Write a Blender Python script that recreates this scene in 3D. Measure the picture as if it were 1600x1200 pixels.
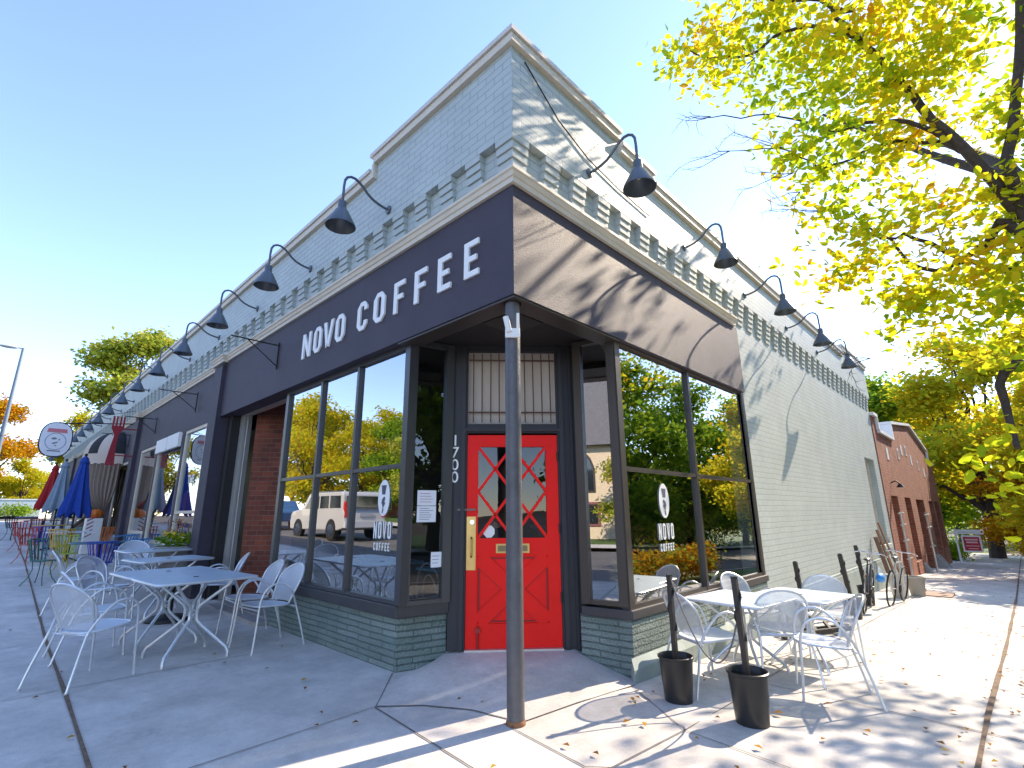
import bpy, math, random
import numpy as np
from math import sin, cos, pi, radians
random.seed(7)
for o in list(bpy.data.objects): bpy.data.objects.remove(o)
S = bpy.context.scene
COL = S.collection

# ------------------------------------------------------------------ camera
CAM = np.array([2.38, -2.478, 1.29])
YAW, PITCH, ROLL, FPX = radians(44.18), radians(14.42), radians(-0.448), 782.85
def cam_axes():
    f = np.array([-sin(YAW)*cos(PITCH), cos(YAW)*cos(PITCH), sin(PITCH)])
    r = np.array([cos(YAW), sin(YAW), 0.0]); u = np.cross(r, f)
    c, s = cos(ROLL), sin(ROLL)
    return c*r+s*u, -s*r+c*u, f
RX, UX, FX = cam_axes()
cd = bpy.data.cameras.new("camera"); cam = bpy.data.objects.new("camera", cd); COL.objects.link(cam)
from mathutils import Matrix, Vector
m = Matrix.Identity(4)
for i in range(3):
    m[i][0], m[i][1], m[i][2], m[i][3] = RX[i], UX[i], -FX[i], CAM[i]
cam.matrix_world = m
cd.sensor_width = 36; cd.lens = FPX/1600*36; cd.clip_end = 3000; cd.clip_start = 0.05
S.camera = cam
def at(px, py, d):
    """world point at image position (px,py) of the 1600x1200 photo, d metres along the view axis"""
    return CAM + d*(RX*(px-800)/FPX - UX*(py-600)/FPX + FX)

# ------------------------------------------------------------------ light
SAZ, SEL = radians(13.0), radians(35.7)
w = bpy.data.worlds.new("World"); S.world = w; w.use_nodes = True
nt = w.node_tree; bg = nt.nodes['Background']
sky = nt.nodes.new('ShaderNodeTexSky'); sky.sky_type = 'NISHITA'; sky.sun_disc = False
sky.sun_elevation = SEL; sky.sun_rotation = SAZ
sky.air_density = 1.0; sky.dust_density = 0.35; sky.ozone_density = 2.0; sky.altitude = 1600
wb = nt.nodes.new('ShaderNodeVectorMath'); wb.operation = 'MULTIPLY'; wb.inputs[1].default_value = (1.04, .965, 1.0)   # camera white balance
nt.links.new(sky.outputs[0], wb.inputs[0]); nt.links.new(wb.outputs[0], bg.inputs[0]); bg.inputs[1].default_value = 0.14
sl = bpy.data.lights.new("sun", 'SUN'); sl.energy = 2.5; sl.angle = radians(0.53); sl.color = (1.0, 0.84, 0.65)
so = bpy.data.objects.new("sun", sl); COL.objects.link(so)
SD = Vector((sin(SAZ)*cos(SEL), cos(SAZ)*cos(SEL), sin(SEL)))
so.rotation_euler = SD.to_track_quat('Z', 'Y').to_euler()
so.location = (5, 20, 20)
S.view_settings.view_transform = 'Standard'; S.view_settings.look = 'None'
S.view_settings.exposure = 2.0; S.view_settings.gamma = 1.0
S.render.engine = 'CYCLES'
S.cycles.max_bounces = 8; S.cycles.transparent_max_bounces = 24; S.cycles.diffuse_bounces = 4

# ------------------------------------------------------------------ ground height
def g(x, y):
    return -.037*min(max(0, y-1), 45) + .036*min(max(0, -x-5), 35)

# ------------------------------------------------------------------ mesh builder
class MB:
    def __init__(s): s.v = []; s.f = []; s.mi = []; s.mat = 0
    def add(s, vs, fs):
        n = len(s.v); s.v += [tuple(map(float, p)) for p in vs]
        s.f += [tuple(i+n for i in f) for f in fs]; s.mi += [s.mat]*len(fs); return s
    def box(s, x0, x1, y0, y1, z0, z1, F=None):
        P = [(x0,y0,z0),(x1,y0,z0),(x1,y1,z0),(x0,y1,z0),(x0,y0,z1),(x1,y0,z1),(x1,y1,z1),(x0,y1,z1)]
        if F: P = [F(*p) for p in P]
        return s.add(P, [(0,3,2,1),(4,5,6,7),(0,1,5,4),(1,2,6,5),(2,3,7,6),(3,0,4,7)])
    def bar(s, a, b, wd, ht, up=(0,0,1)):
        a = Vector(a); b = Vector(b); d = (b-a).normalized(); up = Vector(up)
        if abs(d.dot(up)) > .99: up = Vector((1,0,0))
        sx = d.cross(up).normalized()*wd/2; sz = sx.normalized().cross(d).normalized()*ht/2
        P = [a-sx-sz, a+sx-sz, a+sx+sz, a-sx+sz, b-sx-sz, b+sx-sz, b+sx+sz, b-sx+sz]
        return s.add(P, [(0,1,2,3),(4,7,6,5),(0,4,5,1),(1,5,6,2),(2,6,7,3),(3,7,4,0)])
    def tube(s, pts, r, n=8, closed=False, cap=True):
        pts = [Vector(p) for p in pts]; N = len(pts)
        rs = r if isinstance(r, (list, tuple)) else [r]*N
        vs = []; prev = None
        for i in range(N):
            if closed: d = (pts[(i+1) % N]-pts[i-1])
            else: d = pts[min(i+1, N-1)]-pts[max(i-1, 0)]
            if d.length < 1e-9: d = Vector((0,0,1))
            d.normalize()
            if prev is None:
                ref = Vector((0,0,1)) if abs(d.z) < .9 else Vector((1,0,0))
                nx = d.cross(ref).normalized()
            else:
                nx = (prev - d*prev.dot(d))
                if nx.length < 1e-6: nx = d.cross(Vector((0,1,0)))
                nx.normalize()
            prev = nx; ny = d.cross(nx)
            for k in range(n):
                a = 2*pi*k/n; vs.append(pts[i]+(nx*cos(a)+ny*sin(a))*rs[i])
        fs = []
        for i in range(N if closed else N-1):
            j = (i+1) % N
            for k in range(n):
                l = (k+1) % n; fs.append((i*n+k, i*n+l, j*n+l, j*n+k))
        if cap and not closed:
            fs.append(tuple(range(n))[::-1]); fs.append(tuple((N-1)*n+k for k in range(n)))
        return s.add(vs, fs)
    def lathe(s, prof, c=(0,0,0), n=24, cap=True, F=None):
        vs = []
        for (r, z) in prof:
            for k in range(n):
                a = 2*pi*k/n; p = (c[0]+r*cos(a), c[1]+r*sin(a), c[2]+z); vs.append(F(*p) if F else p)
        fs = []
        for i in range(len(prof)-1):
            for k in range(n):
                l = (k+1) % n; fs.append((i*n+k, i*n+l, (i+1)*n+l, (i+1)*n+k))
        if cap:
            fs.append(tuple(range(n))[::-1]); fs.append(tuple((len(prof)-1)*n+k for k in range(n)))
        return s.add(vs, fs)
    def prism(s, poly, F, d0, d1):
        """poly in (u,v), extruded along w from d0 to d1 with F(u,v,w)"""
        n = len(poly)
        vs = [F(u, v, d0) for u, v in poly]+[F(u, v, d1) for u, v in poly]
        fs = [tuple(range(n))[::-1], tuple(range(n, 2*n))]+[(i, (i+1) % n, (i+1) % n+n, i+n) for i in range(n)]
        return s.add(vs, fs)
    def ball(s, c, r, n=10, m=6, F=None):
        if not isinstance(r, (tuple, list)): r = (r, r, r)
        vs = []; fs = []
        for i in range(m+1):
            t = pi*i/m
            for k in range(n):
                a = 2*pi*k/n; vs.append((c[0]+r[0]*sin(t)*cos(a), c[1]+r[1]*sin(t)*sin(a), c[2]+r[2]*cos(t)))
        for i in range(m):
            for k in range(n):
                l = (k+1) % n; fs.append((i*n+k, (i+1)*n+k, (i+1)*n+l, i*n+l))
        return s.add([F(*p) for p in vs] if F else vs, fs)
    def build(s, name, mat, parent=None, smooth=False, bevel=0, **tags):
        me = bpy.data.meshes.new(name); me.from_pydata(s.v, [], s.f)
        mats = mat if isinstance(mat, (list, tuple)) else [mat]
        for q in mats: me.materials.append(q)
        if len(mats) > 1: me.polygons.foreach_set('material_index', s.mi)
        me.validate(); me.update()
        if smooth:
            me.polygons.foreach_set('use_smooth', [True]*len(me.polygons))
            try: me.set_sharp_from_angle(angle=radians(40))
            except Exception: pass
        o = bpy.data.objects.new(name, me); COL.objects.link(o)
        if parent: o.parent = parent
        if bevel:
            b = o.modifiers.new("bevel", 'BEVEL'); b.width = bevel; b.segments = 2; b.limit_method = 'ANGLE'
        for k, q in tags.items(): o[k] = q
        return o

def thing(name, label, cat, loc=(0,0,0), rz=0, group=None, sc=1.0):
    o = bpy.data.objects.new(name, None); COL.objects.link(o)
    o.location = loc; o.rotation_euler = (0,0,rz); o.scale = (sc,sc,sc)
    o['label'] = label; o['category'] = cat
    if group: o['group'] = group
    o.empty_display_size = .1
    return o
def tag(o, label, cat, group=None):
    o['label'] = label; o['category'] = cat
    if group: o['group'] = group
    return o
def dup(root, loc=None, rz=None, label=None, sc=None):
    def cp(o, par):
        c = o.copy(); COL.objects.link(c); c.parent = par
        for ch in list(kids.get(o.name, [])): cp(ch, c)
        return c
    kids = {}
    for q in root.children_recursive:
        kids.setdefault(q.parent.name, []).append(q)
    r = cp(root, None)
    if loc is not None: r.location = loc
    if rz is not None: r.rotation_euler = (0,0,rz)
    if label: r['label'] = label
    if sc: r.scale = (sc,)*3 if not isinstance(sc, tuple) else sc
    return r

# ------------------------------------------------------------------ materials
def newmat(name):
    m = bpy.data.materials.new(name); m.use_nodes = True
    nt = m.node_tree; b = nt.nodes['Principled BSDF']; return m, nt, b
def N(nt, t, **kw):
    n = nt.nodes.new(t)
    for k, v in kw.items(): setattr(n, k, v)
    return n
def L(nt, a, b): nt.links.new(a, b)
def basic(name, col, rough=.6, metal=0, noise=0.0, nscale=8, bump=0, bscale=60, spec=.5, coat=0):
    m, nt, b = newmat(name)
    b.inputs['Base Color'].default_value = (*col, 1); b.inputs['Roughness'].default_value = rough
    b.inputs['Metallic'].default_value = metal; b.inputs['Specular IOR Level'].default_value = spec
    b.inputs['Coat Weight'].default_value = coat
    tc = N(nt, 'ShaderNodeTexCoord')
    if noise:
        n = N(nt, 'ShaderNodeTexNoise'); n.inputs['Scale'].default_value = nscale; n.inputs['Detail'].default_value = 6
        n.inputs['Roughness'].default_value = .65
        L(nt, tc.outputs['Object'], n.inputs['Vector'])
        r = N(nt, 'ShaderNodeMapRange'); r.inputs[1].default_value = .25; r.inputs[2].default_value = .75
        r.inputs[3].default_value = 1-noise; r.inputs[4].default_value = 1+noise
        L(nt, n.outputs[0], r.inputs[0])
        mx = N(nt, 'ShaderNodeVectorMath', operation='SCALE'); mx.inputs[0].default_value = col
        L(nt, r.outputs[0], mx.inputs['Scale']); L(nt, mx.outputs[0], b.inputs['Base Color'])
    if bump:
        n2 = N(nt, 'ShaderNodeTexNoise'); n2.inputs['Scale'].default_value = bscale; n2.inputs['Detail'].default_value = 4
        L(nt, tc.outputs['Object'], n2.inputs['Vector'])
        bp = N(nt, 'ShaderNodeBump'); bp.inputs['Strength'].default_value = bump; bp.inputs['Distance'].default_value = .01
        L(nt, n2.outputs[0], bp.inputs['Height']); L(nt, bp.outputs[0], b.inputs['Normal'])
    return m
def wallvec(nt, sx=1.0, sz=1.0):
    """(x+y, z) of the object coordinates: courses run level round the corner"""
    tc = N(nt, 'ShaderNodeTexCoord'); sp = N(nt, 'ShaderNodeSeparateXYZ'); L(nt, tc.outputs['Object'], sp.inputs[0])
    ad = N(nt, 'ShaderNodeMath', operation='ADD'); L(nt, sp.outputs[0], ad.inputs[0]); L(nt, sp.outputs[1], ad.inputs[1])
    mu = N(nt, 'ShaderNodeMath', operation='MULTIPLY'); L(nt, ad.outputs[0], mu.inputs[0]); mu.inputs[1].default_value = sx
    mz = N(nt, 'ShaderNodeMath', operation='MULTIPLY'); L(nt, sp.outputs[2], mz.inputs[0]); mz.inputs[1].default_value = sz
    cb = N(nt, 'ShaderNodeCombineXYZ'); L(nt, mu.outputs[0], cb.inputs[0]); L(nt, mz.outputs[0], cb.inputs[1])
    return tc, cb
def brick(name, c1, c2, mortar, bw=.22, bh=.075, ms=.006, bump=.6, rough=.8, nbump=.25, dist=.012, noisec=.12, wob=.004):
    m, nt, b = newmat(name); tc, v = wallvec(nt)
    nz = N(nt, 'ShaderNodeTexNoise'); nz.inputs['Scale'].default_value = 3; L(nt, tc.outputs['Object'], nz.inputs['Vector'])
    sb = N(nt, 'ShaderNodeVectorMath', operation='SUBTRACT'); L(nt, nz.outputs['Color'], sb.inputs[0]); sb.inputs[1].default_value = (.5,.5,.5)
    scn = N(nt, 'ShaderNodeVectorMath', operation='SCALE'); L(nt, sb.outputs[0], scn.inputs[0]); scn.inputs['Scale'].default_value = wob*4
    ad = N(nt, 'ShaderNodeVectorMath', operation='ADD'); L(nt, v.outputs[0], ad.inputs[0]); L(nt, scn.outputs[0], ad.inputs[1])
    t = N(nt, 'ShaderNodeTexBrick'); L(nt, ad.outputs[0], t.inputs['Vector'])
    t.inputs['Scale'].default_value = 1; t.inputs['Brick Width'].default_value = bw; t.inputs['Row Height'].default_value = bh
    t.inputs['Mortar Size'].default_value = ms; t.inputs['Mortar Smooth'].default_value = .3; t.inputs['Bias'].default_value = -.1
    t.inputs['Color1'].default_value = (*c1,1); t.inputs['Color2'].default_value = (*c2,1); t.inputs['Mortar'].default_value = (*mortar,1)
    n = N(nt, 'ShaderNodeTexNoise'); n.inputs['Scale'].default_value = 2.2; n.inputs['Detail'].default_value = 8; L(nt, tc.outputs['Object'], n.inputs['Vector'])
    r = N(nt, 'ShaderNodeMapRange'); r.inputs[1].default_value = .3; r.inputs[2].default_value = .7; r.inputs[3].default_value = 1-noisec; r.inputs[4].default_value = 1+noisec
    L(nt, n.outputs[0], r.inputs[0])
    sc = N(nt, 'ShaderNodeVectorMath', operation='SCALE'); L(nt, t.outputs['Color'], sc.inputs[0]); L(nt, r.outputs[0], sc.inputs['Scale'])
    L(nt, sc.outputs[0], b.inputs['Base Color']); b.inputs['Roughness'].default_value = rough
    n2 = N(nt, 'ShaderNodeTexNoise'); n2.inputs['Scale'].default_value = 55; n2.inputs['Detail'].default_value = 4; L(nt, tc.outputs['Object'], n2.inputs['Vector'])
    h = N(nt, 'ShaderNodeMath', operation='MULTIPLY_ADD'); L(nt, t.outputs['Fac'], h.inputs[0]); h.inputs[1].default_value = -1
    mm = N(nt, 'ShaderNodeMath', operation='MULTIPLY'); L(nt, n2.outputs[0], mm.inputs[0]); mm.inputs[1].default_value = nbump
    L(nt, mm.outputs[0], h.inputs[2])
    bp = N(nt, 'ShaderNodeBump'); bp.inputs['Strength'].default_value = bump; bp.inputs['Distance'].default_value = dist
    L(nt, h.outputs[0], bp.inputs['Height']); L(nt, bp.outputs[0], b.inputs['Normal'])
    return m
def stuccomat(name, col):
    m, nt, b = newmat(name); tc = N(nt, 'ShaderNodeTexCoord')
    a = N(nt, 'ShaderNodeTexNoise'); a.inputs['Scale'].default_value = 2.0; a.inputs['Detail'].default_value = 8; a.inputs['Roughness'].default_value = .7
    f = N(nt, 'ShaderNodeTexNoise'); f.inputs['Scale'].default_value = 190; f.inputs['Detail'].default_value = 2
    v = N(nt, 'ShaderNodeTexVoronoi'); v.inputs['Scale'].default_value = 170
    for q in (a, f, v): L(nt, tc.outputs['Object'], q.inputs['Vector'])
    r1 = N(nt, 'ShaderNodeMapRange'); r1.inputs[1].default_value = .3; r1.inputs[2].default_value = .7; r1.inputs[3].default_value = .8; r1.inputs[4].default_value = 1.2; L(nt, a.outputs[0], r1.inputs[0])
    r2 = N(nt, 'ShaderNodeMapRange'); r2.inputs[1].default_value = .3; r2.inputs[2].default_value = .7; r2.inputs[3].default_value = .6; r2.inputs[4].default_value = 1.45; L(nt, f.outputs[0], r2.inputs[0])
    mu = N(nt, 'ShaderNodeMath', operation='MULTIPLY'); L(nt, r1.outputs[0], mu.inputs[0]); L(nt, r2.outputs[0], mu.inputs[1])
    s = N(nt, 'ShaderNodeVectorMath', operation='SCALE'); s.inputs[0].default_value = col; L(nt, mu.outputs[0], s.inputs['Scale']); L(nt, s.outputs[0], b.inputs['Base Color'])
    ad = N(nt, 'ShaderNodeMath', operation='ADD'); L(nt, v.outputs['Distance'], ad.inputs[0]); L(nt, f.outputs[0], ad.inputs[1])
    bp = N(nt, 'ShaderNodeBump'); bp.inputs['Strength'].default_value = .6; bp.inputs['Distance'].default_value = .0045; L(nt, ad.outputs[0], bp.inputs['Height']); L(nt, bp.outputs[0], b.inputs['Normal'])
    b.inputs['Roughness'].default_value = .62; b.inputs['Specular IOR Level'].default_value = .5; return m
def leafmat(name, cols, trans=.45, pos=None):
    m, nt, b = newmat(name); nt.nodes.remove(b); out = [n for n in nt.nodes if n.type == 'OUTPUT_MATERIAL'][0]
    ge = N(nt, 'ShaderNodeNewGeometry'); cr = N(nt, 'ShaderNodeValToRGB')
    e = cr.color_ramp.elements; k = len(cols)
    while len(e) < k: e.new(.5)
    for i, c in enumerate(cols): e[i].position = pos[i] if pos else i/(k-1); e[i].color = (*c, 1)
    tc = N(nt, 'ShaderNodeTexCoord'); nz = N(nt, 'ShaderNodeTexNoise'); nz.inputs['Scale'].default_value = 1.1
    L(nt, tc.outputs['Object'], nz.inputs['Vector'])
    a = N(nt, 'ShaderNodeMath', operation='MULTIPLY_ADD'); L(nt, ge.outputs['Random Per Island'], a.inputs[0]); a.inputs[1].default_value = .6
    q = N(nt, 'ShaderNodeMapRange'); q.inputs[1].default_value = .3; q.inputs[2].default_value = .7; q.inputs[3].default_value = -.1; q.inputs[4].default_value = .5
    L(nt, nz.outputs[0], q.inputs[0]); L(nt, q.outputs[0], a.inputs[2])
    L(nt, a.outputs[0], cr.inputs[0])
    d = N(nt, 'ShaderNodeBsdfDiffuse'); t = N(nt, 'ShaderNodeBsdfTranslucent'); mx = N(nt, 'ShaderNodeMixShader'); mx.inputs[0].default_value = trans
    L(nt, cr.outputs[0], d.inputs[0]); L(nt, cr.outputs[0], t.inputs[0]); L(nt, d.outputs[0], mx.inputs[1]); L(nt, t.outputs[0], mx.inputs[2])
    L(nt, mx.outputs[0], out.inputs[0]); return m
def glassmat(name, base=.3, tint=(.85,.9,.88), rough=0.0, wav=0.0):
    m, nt, b = newmat(name); nt.nodes.remove(b); out = [n for n in nt.nodes if n.type == 'OUTPUT_MATERIAL'][0]
    tr = N(nt, 'ShaderNodeBsdfTransparent'); tr.inputs[0].default_value = (*tint, 1)
    gl = N(nt, 'ShaderNodeBsdfGlossy'); gl.inputs['Roughness'].default_value = rough
    lw = N(nt, 'ShaderNodeLayerWeight'); lw.inputs[0].default_value = .5
    pw = N(nt, 'ShaderNodeMath', operation='POWER'); L(nt, lw.outputs['Facing'], pw.inputs[0]); pw.inputs[1].default_value = 4
    a = N(nt, 'ShaderNodeMath', operation='ADD', use_clamp=True); L(nt, pw.outputs[0], a.inputs[0]); a.inputs[1].default_value = base+.04
    mx = N(nt, 'ShaderNodeMixShader'); L(nt, a.outputs[0], mx.inputs[0]); L(nt, tr.outputs[0], mx.inputs[1]); L(nt, gl.outputs[0], mx.inputs[2])
    if wav:
        tc = N(nt, 'ShaderNodeTexCoord'); nz = N(nt, 'ShaderNodeTexNoise'); nz.inputs['Scale'].default_value = 1.3; nz.inputs['Detail'].default_value = 1
        L(nt, tc.outputs['Object'], nz.inputs['Vector'])
        bp = N(nt, 'ShaderNodeBump'); bp.inputs['Strength'].default_value = wav; bp.inputs['Distance'].default_value = .02
        L(nt, nz.outputs[0], bp.inputs['Height']); L(nt, bp.outputs[0], gl.inputs['Normal'])
    L(nt, mx.outputs[0], out.inputs[0]); return m
def perfmat(name, col, open_=.35):
    """perforated sheet metal: fine holes"""
    m, nt, b = newmat(name); out = [n for n in nt.nodes if n.type == 'OUTPUT_MATERIAL'][0]
    b.inputs['Base Color'].default_value = (*col, 1); b.inputs['Roughness'].default_value = .45; b.inputs['Metallic'].default_value = .25
    tr = N(nt, 'ShaderNodeBsdfTransparent'); mx = N(nt, 'ShaderNodeMixShader'); mx.inputs[0].default_value = open_
    L(nt, b.outputs[0], mx.inputs[1]); L(nt, tr.outputs[0], mx.inputs[2]); L(nt, mx.outputs[0], out.inputs[0]); return m
def concrete(name, col, dark=.8, sc=1.0):
    m, nt, b = newmat(name); tc = N(nt, 'ShaderNodeTexCoord')
    def nz(s, d=8, ro=.6):
        n = N(nt, 'ShaderNodeTexNoise'); n.inputs['Scale'].default_value = s; n.inputs['Detail'].default_value = d; n.inputs['Roughness'].default_value = ro
        L(nt, tc.outputs['Object'], n.inputs['Vector']); return n
    def mr(src, a, b_, c, d):
        r = N(nt, 'ShaderNodeMapRange'); r.inputs[1].default_value = a; r.inputs[2].default_value = b_; r.inputs[3].default_value = c; r.inputs[4].default_value = d
        L(nt, src, r.inputs[0]); return r.outputs[0]
    f1 = mr(nz(.7*sc).outputs[0], .35, .65, .80, 1.10); f2 = mr(nz(2.2*sc, 14, .8).outputs[0], .33, .67, .74, 1.20); f3 = mr(nz(140*sc, 3).outputs[0], .3, .7, .86, 1.12)
    st = mr(nz(1.6*sc, 6, .75).outputs[0], .58, .70, 1.0, dark)
    v = None
    for f in (f1, f2, f3, st):
        if v is None: v = f; continue
        mu = N(nt, 'ShaderNodeMath', operation='MULTIPLY'); L(nt, v, mu.inputs[0]); L(nt, f, mu.inputs[1]); v = mu.outputs[0]
    sc_ = N(nt, 'ShaderNodeVectorMath', operation='SCALE'); sc_.inputs[0].default_value = col; L(nt, v, sc_.inputs['Scale'])
    L(nt, sc_.outputs[0], b.inputs['Base Color']); b.inputs['Roughness'].default_value = .85
    bp = N(nt, 'ShaderNodeBump'); bp.inputs['Strength'].default_value = .35; bp.inputs['Distance'].default_value = .004
    L(nt, nz(120*sc, 4).outputs[0], bp.inputs['Height']); L(nt, bp.outputs[0], b.inputs['Normal']); return m

PAINT = (.43,.47,.445)
M = {}
M['paint_brick'] = brick('painted_brick', PAINT, (.44,.49,.465), (.33,.37,.355), bw=.215, bh=.0755, ms=.005, bump=.75, dist=.01, nbump=.35, noisec=.07, rough=.55)
M['paint'] = basic('sage_paint', PAINT, .7, noise=.06, bump=.3, bscale=40)
M['stone_paint'] = brick('painted_stone_courses', (.20,.26,.235), (.27,.33,.30), (.12,.165,.15), bw=.41, bh=.052, ms=.007, bump=1.0, dist=.06, nbump=.7, noisec=.2, wob=.004)
M['foot_paint'] = basic('painted_footing', (.27,.32,.30), .8, noise=.25, nscale=3, bump=.5, bscale=25)
M['cream'] = basic('cream_trim', (.62,.55,.44), .6, noise=.08, nscale=5)
M['stucco'] = stuccomat('charcoal_stucco', (.046,.037,.054))
M['char_wood'] = basic('charcoal_wood', (.026,.024,.028), .6, noise=.12, nscale=6, bump=.15, bscale=20)
M['sill'] = basic('charcoal_sill', (.045,.042,.044), .5, noise=.2, nscale=5)
M['soffit'] = basic('dark_soffit', (.018,.015,.014), .7)
M['trim_brown'] = basic('bronze_trim', (.055,.045,.038), .4, metal=.2)
M['frame'] = basic('bronze_frame', (.075,.075,.08), .35, metal=.4)
M['alu'] = basic('aluminium_frame', (.62,.60,.57), .35, metal=.7)
M['glass'] = glassmat('window_glass', .48, (.80,.88,.88), wav=.02)
M['glass_r'] = glassmat('window_glass_side', .40, (.88,.92,.90), wav=.02)
M['glass_s'] = glassmat('shop_glass', .16, (.85,.9,.88), wav=.02)
M['glass_d'] = glassmat('door_glass', .03, (.8,.8,.8), wav=.3)
M['red_brick'] = brick('red_brick', (.22,.050,.022), (.11,.026,.014), (.22,.12,.08), bw=.215, bh=.0755, ms=.006, bump=.8, noisec=.3, nbump=.4)
M['brick_bldg'] = brick('orange_brick', (.33,.095,.045), (.22,.06,.03), (.30,.19,.13), bw=.215, bh=.08, ms=.007, bump=.7, noisec=.15)
M['red'] = basic('red_door_paint', (.88,.012,.008), .5, noise=.08, nscale=3, spec=.2)
M['red_dark'] = basic('red_door_groove', (.22,.005,.005), .5)
M['brass'] = basic('brass', (.55,.36,.13), .35, metal=.9, noise=.15)
M['white'] = basic('white_paint', (.78,.77,.74), .5)
M['letter'] = basic('white_letter', (.80,.79,.77), .5)
M['silver'] = basic('silver_tube', (.66,.68,.70), .35, metal=.55, noise=.06)
M['silver_seat'] = perfmat('silver_mesh_seat', (.58,.64,.70), .12)
M['silver_mesh'] = perfmat('silver_mesh_back', (.66,.68,.72), .42)
M['tabletop'] = basic('grey_tabletop', (.52,.62,.69), .38, metal=.2, noise=.10, nscale=4, bump=.05, bscale=30)
M['lamp'] = basic('gooseneck_grey', (.10,.12,.14), .38, metal=.3, coat=.15)
M['black'] = basic('black_plastic', (.018,.017,.016), .35, noise=.2)
M['blackm'] = basic('black_metal', (.02,.02,.02), .45, metal=.3)
M['post'] = basic('porch_post_paint', (.085,.082,.088), .42, noise=.3, nscale=9, bump=.3, bscale=70)
M['rust'] = basic('rusty_base', (.20,.09,.04), .8, noise=.4, nscale=30)
M['concrete'] = concrete('sidewalk_concrete', (.60,.565,.52), .76)
M['concrete2'] = concrete('kerb_concrete', (.38,.36,.34), .78)
M['asphalt'] = concrete('asphalt', (.13,.125,.12), .9)
M['joint'] = basic('joint_dirt', (.13,.11,.095), .95, noise=.5, nscale=20)
M['joint_leafy'] = basic('joint_leaf_litter', (.17,.115,.075), .95, noise=.6, nscale=30)
M['grass'] = basic('lawn', (.07,.13,.025), .9, noise=.5, nscale=6, bump=1, bscale=60)
M['soil'] = basic('soil', (.10,.075,.05), .95, noise=.3, nscale=2, bump=.6)
M['bark'] = basic('bark', (.060,.042,.032), .9, noise=.4, nscale=20, bump=1.0, bscale=35)
M['leaf_near'] = leafmat('leaf_yellow_green', [(.26,.40,.02),(.50,.58,.02),(.70,.64,.025),(.82,.60,.02),(.70,.32,.02)], .68, pos=[0,.35,.6,.85,1.0])
M['leaf_green'] = leafmat('leaf_green', [(.06,.14,.018),(.16,.29,.025),(.32,.45,.03),(.52,.54,.025)], .55)
M['leaf_yellow'] = leafmat('leaf_yellow', [(.26,.34,.025),(.50,.50,.025),(.68,.56,.025),(.68,.38,.02)], .6)
M['leaf_orange'] = leafmat('leaf_orange', [(.30,.24,.015),(.50,.28,.012),(.60,.30,.012),(.52,.16,.01)], .4)
M['leaf_pale'] = leafmat('leaf_pale', [(.14,.22,.03),(.30,.37,.04),(.46,.46,.06),(.50,.40,.06)], .4)
M['leaf_litter'] = leafmat('leaf_litter', [(.10,.05,.02),(.25,.12,.03),(.42,.20,.03),(.55,.38,.06)], .2)
M['terracotta'] = basic('terracotta', (.45,.17,.08), .8, noise=.15)
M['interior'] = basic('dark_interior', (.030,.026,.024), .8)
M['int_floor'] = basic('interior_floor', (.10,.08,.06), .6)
M['paper'] = basic('paper', (.75,.76,.80), .8)
M['ink'] = basic('ink', (.08,.08,.12), .7)
M['wood'] = basic('interior_wood', (.20,.10,.05), .5, noise=.2)
M['slate'] = basic('slate_roof', (.12,.12,.13), .8, noise=.25, nscale=6, bump=.5, bscale=15)
M['cream_wall'] = basic('cream_stucco_wall', (.62,.52,.38), .85, noise=.08)
M['car_white'] = basic('white_car_paint', (.50,.50,.49), .25, coat=.8)
M['car_blue'] = basic('blue_car_paint', (.03,.10,.22), .25, coat=.8)
M['car_glass'] = basic('car_glass', (.02,.025,.03), .06, spec=1)
M['tyre'] = basic('tyre', (.02,.02,.02), .8)
M['chrome'] = basic('chrome', (.7,.7,.72), .2, metal=1)
M['tail'] = basic('tail_lens', (.5,.01,.01), .2)
def flat(n, c, r=.5, **k): return basic(n, c, r, **k)
M['skin'] = flat('skin', (.50,.27,.18), .6)
M['linen'] = basic('shade_fabric', (.50,.43,.37), .9, noise=.06)
# ================================================================== THE SETTING
def sheet(name, xs, ys, zoff, mat, keep=None, kind='structure', skirt=0):
    mb = MB(); idx = {}
    for i, x in enumerate(xs):
        for j, y in enumerate(ys):
            idx[i, j] = len(mb.v); mb.v.append((x, y, g(x, y)+zoff))
    for i in range(len(xs)-1):
        for j in range(len(ys)-1):
            cx, cy = (xs[i]+xs[i+1])/2, (ys[j]+ys[j+1])/2
            if keep and not keep(cx, cy): continue
            mb.f.append((idx[i,j], idx[i+1,j], idx[i+1,j+1], idx[i,j+1])); mb.mi.append(0)
    o = mb.build(name, mat); o['kind'] = kind; return o
def rng(a, b, st, extra=()):
    n = max(1, int(round((b-a)/st))); s = set(round(a+(b-a)*i/n, 4) for i in range(n+1)) | set(e for e in extra if a < e < b)
    return sorted(s)
KY, KX = -4.3, 4.3                         # kerb lines of the two streets
sheet('ground', [-900,-400,-200,-100,-60,-40,-20,-5,0,5,15,40,100,300,900], [-900,-300,-100,-50,-20,-5,1,10,20,30,46,60,120,300,900], -.30, M['soil'])
# roads
sheet('road', [-300,-100,-48,-40,-20,-5,0,4.3,14], [-13.5, KY], -.13, M['asphalt'])
sheet('side_road', [KX, 12.5], [KY, 1, 20, 46, 120], -.126, M['asphalt'])
sheet('cross_road', [-46, -36], [KY, -1, 1, 20, 46, 100], -.122, M['asphalt'])
sheet('far_road', [4.3, 14, 40, 200], [-60, -30, -13.5, KY], -.134, M['asphalt'])
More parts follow.
